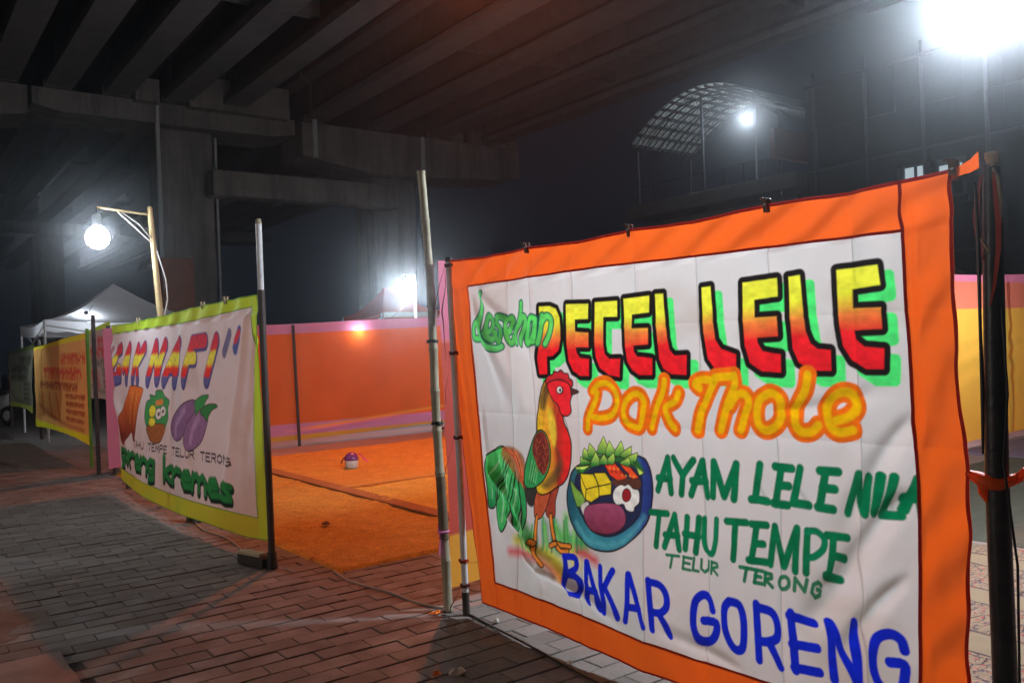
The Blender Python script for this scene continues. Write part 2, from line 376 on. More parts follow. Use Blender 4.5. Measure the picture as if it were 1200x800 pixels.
def pier(x, y, x0, x1, zb, zc, zt, label, w=1.6):
    t = empty('bridge_pier', (x, y, 0), label, 'bridge pier', 'overpass piers')
    MB().box((x, y, zc/2-.03), (w, 1.5, zc-.06), bev=.06).build('column', M['concrete'], t)
    xa, xb = x-w/2-.1, x+w/2+.1; hy = .95
    prof = [(x0, zb), (x0+.8, zb-.15), (xa, zc), (xb, zc), (x1-.8, zb-.15), (x1, zb), (x1, zt), (x0, zt)]
    n = 8; g = MB(); g.add([(a, y-hy, b) for a, b in prof]+[(a, y+hy, b) for a, b in prof], [tuple(range(n)), tuple(reversed(range(n, 2*n)))]+[(i, n+i, n+(i+1) % n, (i+1) % n) for i in range(n)])
    g.build('pier_cap', M['concrete'], t)
    for gx_ in gx:
        if x0+.3 < gx_ < x1-.2: MB().box((gx_, y, (zt+9.6)/2), (.7, .9, 9.6-zt-.004 if 9.6-zt > .02 else .016)).build('bearing_block', M['deck'], t)
    return t
t = pier(8.28, 28.8, 3.9, 11.88, 9.0, 8.85, 9.5, 'concrete bridge pier behind the lit lamp pole at left')
MB().tube([(7.36, 27.9, .1), (7.36, 27.9, 9.4)], .07, 8).build('drain_pipe', M['pale_concrete'], t)
MB().tube([(9.16, 27.95, 3), (9.16, 27.95, 8.6)], .045, 6).build('drain_pipe', M['pale_concrete'], t)
MB().box((9.9, 27.7, 9.9), (3.3, .5, 1.0)).build('seismic_block', M['concrete'], t)
MB().box((7.0, 27.72, 9.75), (.7, .46, .7)).build('seismic_block', M['concrete'], t)
t = pier(15.8, 28.8, 12.15, 21.6, 8.35, 7.95, 9.5, 'concrete bridge pier with hammerhead cap behind the middle fence', 1.75)
MB().tube([(17.0, 27.85, .1), (17.0, 27.85, 9.5)], .09, 8).build('drain_pipe', M['pale_concrete'], t)
MB().tube([(12.6, 27.8, 8.3), (12.6, 27.8, 10.0)], .1, 8).build('drain_pipe', M['pale_concrete'], t)
for x_ in (18.6, 19.4, 20.3, 21.2): MB().box((x_, 27.86, 9.75), (.35, .4, .55)).build('bearing_block', M['concrete'], t)
pier(2.2, 28.8, -4.5, 3.8, 8.7, 8.5, 9.5, 'concrete bridge pier at the far left behind the white tent', 1.4)
for x, xa, xb, lab in ((8.28, 3.9, 11.88, 'second concrete bridge pier far behind the left pier'), (15.8, 12.15, 21.6, 'second concrete bridge pier far behind the middle pier'), (2.2, -4.5, 3.8, 'farthest concrete bridge pier at the left frame edge')):
    pier(x, 56, xa, xb, 9.0, 8.85, 9.5, lab)
tb = MB().box((12.0, 27.2, 6.95), (6.6, .7, .82), bev=.04).build('tie_beam', M['concrete']); tag(tb, 'horizontal concrete beam spanning between the two bridge piers', 'beam')
tb = MB().box((3.4, 54.2, 11.1), (21, .8, .6)).build('tie_beam', M['concrete']); tag(tb, 'far horizontal concrete beam beyond the left pier', 'beam')
MB().box((7.2, 25.9, 2.2), (.9, .5, 4.4), bev=.03).build('rust_panel', mat('rust', (.22, .09, .05), .9, noise=[(3, .7, (.12, .06, .04))], bump=[(10, .3)])); tag(bpy.data.objects['rust_panel'], 'rusty brown sheet standing against the left pier', 'sheet')

# ------------------------------------------------------------------ station building at right
sb = empty('station_building', (38, 28, 0), 'dark half built elevated station with a lit arched truss canopy', 'station')
ya, yb, zc, zr = 25.6, 35.6, 12.5, 2.75; yc = (ya+yb)/2
def arch(x, t, dz=0):   # t 0..1 from far eave to near eave
    y = yb+(ya-yb)*t; return (x, y, zc+dz+zr*math.sin(PI*(.06+.88*t))**.85-.4)
xsr = [36.2, 37.2, 38.2, 39.2, 40.2, 41.2]
for x in xsr:
    g = MB(); n = 18
    g.tube([arch(x, i/n) for i in range(n+1)], .045, 5); g.tube([arch(x, i/n, -.42) for i in range(n+1)], .04, 5)
    for i in range(n): g.tube([arch(x, i/n), arch(x, (i+.5)/n, -.42)], .02, 4, False); g.tube([arch(x, (i+.5)/n, -.42), arch(x, (i+1)/n)], .02, 4, False)
    g.build('truss_rib', M['truss'], sb)
for i in range(17):
    p = arch(0, i/16, .09); MB().box((38.8, p[1], p[2]), (5.6, .1, .1)).build('purlin', M['truss'], sb)
for i in range(16):
    a = arch(0, (i+.08)/16, .17); b = arch(0, (i+.92)/16, .17)
    MB().add([(36.0, a[1], a[2]), (41.5, a[1], a[2]), (41.5, b[1], b[2]), (36.0, b[1], b[2]), (36.0, a[1], a[2]+.03), (41.5, a[1], a[2]+.03), (41.5, b[1], b[2]+.03), (36.0, b[1], b[2]+.03)], [(0, 1, 2, 3), (7, 6, 5, 4), (0, 4, 5, 1), (2, 6, 7, 3)]).build('roof_sheet', M['sheet'], sb)
for y in (ya+.1, yc, yb-.1):
    for x in (36.4, 41): MB().tube([(x, y, 8.4), (x, y, 12.5 if y != yc else 14.6)], .08, 8).build('column', M['truss'], sb)
MB().box((39, 24.8, 10.6), (9, .3, 1.4)).build('red_banner_beam', mat('red_beam', (.3, .06, .05), .7, noise=[(2, .5, (.2, .05, .05))]), sb)
MB().box((37.5, 30.3, 8.95), (3.2, 11.6, .75), bev=.03).build('floor_slab', M['pale_concrete'], sb)
MB().box((38.0, 29.5, 7.95), (2.6, 9.0, .75), bev=.03).build('floor_slab', M['pale_concrete'], sb)
MB().box((40.0, 29.5, 8.2), (1.5, 14, 1.9)).build('floor_slab', M['facade'], sb)
for y in (25.5, 30, 34.6): MB().box((38.2, y, 3.8), (1.1, 1.1, 7.5), bev=.04).build('pillar', M['facade'], sb)
for k in range(9): MB().tube([(35.95, 25+k*1.3, 9.32), (35.95, 25+k*1.3, 10.3)], .03, 5).build('railing_post', M['truss'], sb)
MB().tube([(35.95, 25, 10.3), (35.95, 35.6, 10.3)], .035, 5).build('handrail', M['truss'], sb)
MB().box((39.6, 33.5, 9.6), (1.5, 1.2, .8), rz=.3, bev=.1).build('equipment_box', M['pale_concrete'], sb)
# facade block right of it, with openings
fb = empty('tower_block', (37, 19, 0), 'dark panelled building with two small lit windows at right', 'building')
for k in range(9):
    for j in range(6):
        y = 24.2-k*1.5-.75; z = 1.2+j*2.2
        if (k == 3 and j == 3) or (k == 4 and j == 3):
            z0, z1 = z-1.09, z+1.09
            MB().box((36.5, y, z-.95), (.3, 1.46, .28)).build('wall_panel', M['facade'], fb)
            MB().box((36.5, y, z+.95), (.3, 1.46, .28)).build('wall_panel', M['facade'], fb)
            w = MB()
            for yy in (-.55, 0, .55): w.box((36.46, y+yy, z), (.12, .09, 1.62))
            for zz in (-.78, .1, .78): w.box((36.46, y, z+zz), (.1, 1.2, .09))
            wf = w.build('window', M['frame'], fb)
            if k == 3: MB().box((36.56, y, z), (.03, 1.1, 1.5)).build('pane', M['litwin'], wf)
            else: MB().box((36.56, y, z+.42), (.03, 1.1, .3)).build('pane', M['litwin'], wf); 
            continue
        MB().box((36.5+random.uniform(-.04, .04), y, z), (.3, 1.492, 2.19), bev=.008).build('wall_panel', M['facade'], fb)
MB().box((39, 17.4, 6.6), (4.4, 13.4, 13.1)).build('core', M['facade'], fb)
for k in range(5): MB().tube([(36.2, 23.6-k*2.6, 0), (36.2, 23.6-k*2.6, 13.8)], .09, 6).build('scaffold_tube', M['truss'], fb)
for z in (4.7, 9.2, 13.2): MB().tube([(36.15, 24, z), (36.15, 11, z)], .06, 6).build('scaffold_tube', M['truss'], fb)

# ------------------------------------------------------------------ lamps (lit fixtures; the one behind the yellow partition is added, unseen)
def bulb(parent, c, r, key, col=LED):
    MB().lathe([(0.001, -r), (r*.5, -r*.87), (r*.87, -r*.5), (r, 0), (r*.87, r*.5), (r*.5, r*.87), (r*.34, r*1.05)], c, 16).build('bulb', bulb_mat('bulb_'+key, key, col), parent)
    MB().lathe([(r*.36, r*1.0), (r*.4, r*1.1), (r*.4, r*1.9), (r*.25, r*2.1), (0.001, r*2.1)], c, 12).build('socket', M['black'], parent)
LA = (5.36, 2.35, 3.46)
t = empty('hanging_lamp', LA, 'dazzling white lamp hanging high behind the orange bordered banner', 'lamp')
bulb(t, LA, .20, 'stall'); MB().tube([(LA[0], LA[1], LA[2]+.42), (LA[0]+.02, LA[1], 6.2), (LA[0], LA[1], 9.62)], .006, 5).build('cable', M['blackcord'], t)
LB = (1.80, 9.1, 2.70)
t = empty('lamp_pole', (2.42, 9.12, 0), 'thin wooden pole with an outstretched arm carrying a glaring white lamp', 'lamp pole')
MB().tube([(2.42, 9.12, 0), (2.40, 9.08, 1.2), (2.36, 9.16, 2.2), (2.32, 9.2, 3.05)], [.035, .032, .03, .026], 8).build('pole', M['wood'], t)
MB().tube([(2.33, 9.2, 2.97), (2.1, 9.16, 2.985), (1.8, 9.1, 3.0)], .012, 6).build('arm', M['wood'], t)
MB().tube([(2.34, 9.17, 2.7), (2.2, 9.15, 2.86), (2.04, 9.14, 2.97)], .007, 5).build('brace', M['cord'], t)
MB().tube([(2.34, 9.17, 2.66), (2.17, 9.15, 2.82), (2.0, 9.13, 2.97)], .007, 5).build('brace', M['cord'], t)
MB().tube([(2.38, 9.12, 1.8), (2.44, 9.1, 2.1), (2.43, 9.1, 2.3), (2.36, 9.14, 2.6)], .008, 5).build('cable', M['cord'], t)
bulb(t, LB, .11, 'path'); MB().tube([(LB[0], LB[1], 2.95), (LB[0], LB[1], 3.0)], .006, 5).build('cable', M['blackcord'], t)
LC = (9.18, 16.0, 2.78)
t = empty('lamp_pole', (9.45, 16.0, 0), 'white lamp on a thin pole just behind the orange fence', 'lamp pole')
MB().tube([(9.45, 16.0, 0), (9.43, 16.0, 3.08)], .03, 8).build('pole', M['steel'], t)
MB().tube([(9.43, 16.0, 3.06), (9.18, 16.0, 3.08)], .012, 6).build('arm', M['steel'], t)
bulb(t, LC, .15, 'fence')
t = empty('hanging_lamp', (6.63, 13.33, 1.86), 'small bulb glowing through the middle of the orange fence cloth', 'lamp')
bulb(t, (6.63, 13.285, 1.84), .018, 'small'); MB().tube([(6.63, 13.36, 1.9), (6.65, 13.35, 2.0), (7.4, 13.5, 2.03), (9.43, 16.0, 2.6)], .004, 5).build('cable', M['blackcord'], t)
t = empty('hanging_lamp', (3.42, 18.6, 2.3), 'white lamp hanging under the white tent at far left', 'lamp')
bulb(t, (3.42, 18.6, 2.28), .10, 'tent'); MB().tube([(3.42, 18.6, 2.38), (3.6, 18.9, 2.62)], .006, 5).build('cable', M['blackcord'], t)
t = empty('hanging_lamp', (38, 28.9, 13.4), 'distant white lamp under the arched canopy of the station', 'lamp')
bulb(t, (38, 28.9, 13.15), .17, 'station'); MB().tube([(38, 28.9, 13.5), (38, 28.9, 14.9)], .02, 5).build('cable', M['blackcord'], t)
t = empty('lamp_pole', (-6.5, 5.9, 0), 'street side lamp on a pole beyond the left frame edge lighting the banner fronts', 'lamp pole')
bulb(t, (-6.0, 5.9, 2.95), .15, 'street', (1, .86, .74)); MB().tube([(-6.5, 5.9, 0), (-6.5, 5.9, 3.35)], .04, 8).build('pole', M['steel'], t); MB().tube([(-6.5, 5.9, 3.3), (-6.0, 5.9, 3.3)], .015, 6).build('arm', M['steel'], t)
t = empty('hanging_lamp', (11.0, 6.3, 1.9), 'unseen white lamp added behind the yellow cloth partition to brighten it', 'lamp')  # unseen lamp, added to light the yellow cloth from behind
bulb(t, (11.0, 6.3, 1.72), .06, 'added_inner'); MB().tube([(11.0, 6.3, 1.85), (11.0, 6.3, 2.9), (12.2, 5.32, 2.0)], .005, 5).build('cable', M['blackcord'], t)
# warm floodlight fixed under the deck
FL = Vector((8.82, 12.5, 10.4))
t = empty('floodlight', FL, 'warm floodlight bolted under an overpass girder above the fenced stall', 'floodlight')
d = (Vector((3.0, 6.0, 0))-FL).normalized(); Q = d.to_track_quat('-Z', 'Y').to_matrix()
g = MB(); g.lathe([(.001, 0), (.30, 0)], (0, 0, 0), 20); g.v = [tuple(Q @ Vector((v[0], v[1], -.02))+FL) for v in g.v]; g.f = [tuple(reversed(f)) for f in g.f]; g.build('lens', bulb_mat('flood_glow', 'flood', FLOOD_COL), t)
g = MB(); g.lathe([(.345, -.42), (.355, -.42), (.34, .0), (.26, .16), (.1, .22), (.001, .22)], (0, 0, 0), 20); g.v = [tuple(Q @ Vector(v)+FL) for v in g.v]; g.build('housing', M['black'], t)
MB().tube([FL-d*.2, (8.82, 12.5, 11.29)], .03, 6).build('bracket', M['black'], t)

# ------------------------------------------------------------------ cloth banners
def build_banner(root, Xp, Y0, oL, oR, oB, oT, iL, iR, iB, iT, disp, ops, du, dz, strip_m, hem_m, white, crease_lines, pm_, left=True, hemw=.011):
    def W3(U, Z, lift=0.):
        return Xp-(disp(U, Z)+lift), Y0-U, Z
    def patch(a, b, c_, d_, n, k):   # u edges a(z), b(z); z edges c_(u), d_(u)
        s = np.linspace(0, 1, n)[None, :]; t_ = np.linspace(0, 1, k)[:, None]
        U = a(.3+t_*1.4)+(b(.3+t_*1.4)-a(.3+t_*1.4))*s
        for _ in range(3):
            Z = c_(U)+(d_(U)-c_(U))*t_; U = a(Z)+(b(Z)-a(Z))*s
        return U, Z
    def ofs(f, o): return lambda v: f(v)+o
    wU = iR(1.)-iL(1.); wZ = iT(1.)-iB(1.)
    U, Z = patch(ofs(iL, -.006), ofs(iR, .006), ofs(iB, -.006), ofs(iT, .006), int(wU/du), int(wZ/dz))
    u, z = U.ravel()*1000, Z.ravel()*1000
    col = np.ones((u.size, 3))*np.array(white)[None, :]*(1+.05*fbm(u/300, z/300))[:, None]
    for (sx, amt, wd) in crease_lines: col *= (1-amt*np.exp(-((u-sx-6*fbm(z/300, z*0+sx))/wd)**2))[:, None]  # thin lines along the fold creases, darkened in the cloth colour
    st = np.clip(fbm(u/420+3, z/260+8, 4)-.15, 0, 1)*.55+.10*np.clip((420-z)/300, 0, 1)*(1+fbm(u/90, z/60)); col *= (1-st[:, None]*np.array([.5, .7, .9])[None, :])
    paint(u, z, col, ops)
    grid_mesh('printed_panel', pm_, *W3(U, Z), root, col)
    def strip(nm, a, b, c_, d_, n, k, mt, lift=.0025):
        U, Z = patch(a, b, c_, d_, n, k); return grid_mesh(nm, mt, *W3(U, Z, lift), root)
    L = [('border_strip', (iL if left else oL), iR, iT, oT, 300, 26, strip_m[0]), ('border_strip', (iL if left else oL), iR, oB, iB, 300, 24, strip_m[1])]
    for q in L: strip(*q)
    if left: strip('border_strip', oL, ofs(iL, .004), oB, oT, 24, 240, strip_m[2], .0045)
    strip('border_strip', ofs(iR, -.004), oR, oB, oT, 30, 220, strip_m[3], .0045)
    h = hemw
    strip('hem', oL, oR, ofs(oT, -h), ofs(oT, .001), 300, 3, hem_m, .008); strip('hem', oL, oR, ofs(oB, -.001), ofs(oB, h*.7), 300, 3, hem_m, .008)
    strip('hem', ofs(oR, -h), ofs(oR, .001), oB, oT, 3, 220, hem_m, .008); strip('hem', ofs(oL, -.001), ofs(oL, h*.7), oB, oT, 3, 220, hem_m, .008)
    strip('hem', iL, iR, ofs(iT, -h*.3), ofs(iT, h*.6), 300, 3, hem_m, .008); strip('hem', iL, iR, ofs(iB, -h*.3), ofs(iB, h*.5), 300, 3, hem_m, .008)
    strip('hem', ofs(iR, -h*.2), ofs(iR, h*.9), iB, oT, 3, 220, hem_m, .010)
    if left: strip('hem', ofs(iL, -h*.4), ofs(iL, h*.2), iB, iT, 3, 220, hem_m, .010)
    return W3
def ridge(d, w): return np.exp(-(d/w)**2)
def seg_fold(U, Z, a, b, w, amp):
    a = np.array(a); b = np.array(b); e = b-a; L = math.hypot(*e); e = e/L; n = np.array([-e[1], e[0]])
    s = (U-a[0])*e[0]+(Z-a[1])*e[1]; d = (U-a[0])*n[0]+(Z-a[1])*n[1]+.012*np.sin(s*9)
    env = np.clip(np.minimum(s/.12, (L-s)/.25), 0, 1); env = env*env*(3-2*env)
    ww = w*(.5+.8*np.clip(s/L, 0, 1)); return amp*env*np.exp(-(d/ww)**2)
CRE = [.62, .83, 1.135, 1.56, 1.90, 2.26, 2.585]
def disp_big(U, Z):
    w = .026*fbm(U*1.3+2, Z*1.0+1, 2)+.015*fbm(U*4.5, Z*2.2+5, 3)+.0036*fbm(U*14+3, Z*9, 3)
    for i, c in enumerate(CRE): w = w+(.005 if i % 2 else -.005)*np.exp(-np.abs(U-c-.006*np.sin(Z*3+i))/.010)+.004*np.exp(-np.abs(U-c)/.07)*(1 if i % 2 else -1)
    w = w+.003*np.exp(-np.abs(Z-1.13-.01*np.sin(U*2))/.012)+.003*np.exp(-np.abs(Z-1.56)/.012)*(U > 1.4)
    # pull folds: upper left, lower left, lower right
    for a, b, ww, am in (((.30, 1.80), (.62, 1.1), .035, .013), ((.34, 1.84), (.95, 1.35), .04, .012), ((.36, 1.2), (.52, .35), .03, .010), ((.38, .9), (.95, .25), .035, .014), ((.5, .62), (1.25, .23), .03, .014), ((.62, .42), (1.5, .22), .025, .011), ((.45, 1.0), (.7, .3), .03, -.010),
                         ((2.78, 1.0), (2.3, .38), .05, .024), ((2.76, .72), (2.42, .30), .035, .018), ((2.8, 1.25), (2.45, .72), .045, .016), ((2.5, .66), (2.40, .55), .03, .02), ((2.1, .2), (1.5, .3), .03, .008), ((2.2, 1.22), (2.8, 1.3), .03, .008)):
        w = w+1.45*seg_fold(U, Z, a, b, ww, am)
    # wrinkles of the orange border, gathered diagonally from the clips
    mt = np.clip((Z-1.80)/.03, 0, 1); mr = np.clip((U-2.79)/.02, 0, 1); ml = np.clip((.30-U)/.03, 0, 1)*(1-mt); mb = np.clip((.20-Z)/.03, 0, 1)
    q = U*.9-Z*1.7
    w = w+1.05*mt*(.006*np.sin(q*26+3*fbm(U*3, Z*2))*(.4+fbm(U*2.2, Z*0+4)+.4)+.006*fbm(q*6, U*1.5, 2))
    w = w+1.7*mr*(.0075*np.sin((Z*1.0-U*1.3)*24+4*fbm(Z*2, U*2))*(.5+fbm(Z*1.7, U*0+2))+.012*fbm(Z*4, U*6+9, 3))
    w = w+ml*(.004*np.sin((Z*.5+U*3)*26)+.008*fbm(U*7, Z*2.5, 2))+mb*.006*fbm(U*9+Z*3, Z*4+2, 2)
    # sag between ties: bottom edge swings toward the path in the middle
    w = w+.035*np.clip(1-Z/1.2, 0, 1)**2*np.sin(PI*np.clip((U-.2)/2.8, 0, 1))
    return w
oT = ip([(.0, 1.995), (.10, 1.994), (.45, 1.978), (.84, 1.984), (1.2, 1.970), (1.55, 1.981), (1.9, 1.968), (2.265, 1.980), (2.6, 1.970), (2.93, 1.985), (3.1, 1.985)])
oB = ip([(.2, .083), (.30, .083), (.85, .091), (1.49, .066), (1.75, .072), (2.3, .09), (2.94, .11), (3.1, .11)])
oL = ip([(.0, .30), (.085, .296), (.57, .212), (.9, .165), (1.14, .145), (1.6, .112), (1.994, .098), (2.1, .09)])
oR = ip([(0, 2.925), (.41, 2.931), (.78, 2.943), (1.06, 2.95), (1.25, 2.934), (1.68, 2.925), (1.9, 2.932), (2.1, 2.93)])
iT = ip([(.1, 1.828), (.27, 1.829), (1.32, 1.836), (2.05, 1.822), (2.77, 1.815), (3, 1.815)])
iB = ip([(.2, .224), (.43, .222), (.855, .221), (1.57, .193), (1.85, .194), (2.77, .215), (3, .215)])
iL = ip([(0, .46), (.22, .432), (.68, .367), (1.336, .312), (1.83, .27), (2, .25)])
iR = ip([(0, 2.765), (.36, 2.773), (.75, 2.783), (1.02, 2.786), (1.32, 2.776), (1.815, 2.766), (2, 2.76)])
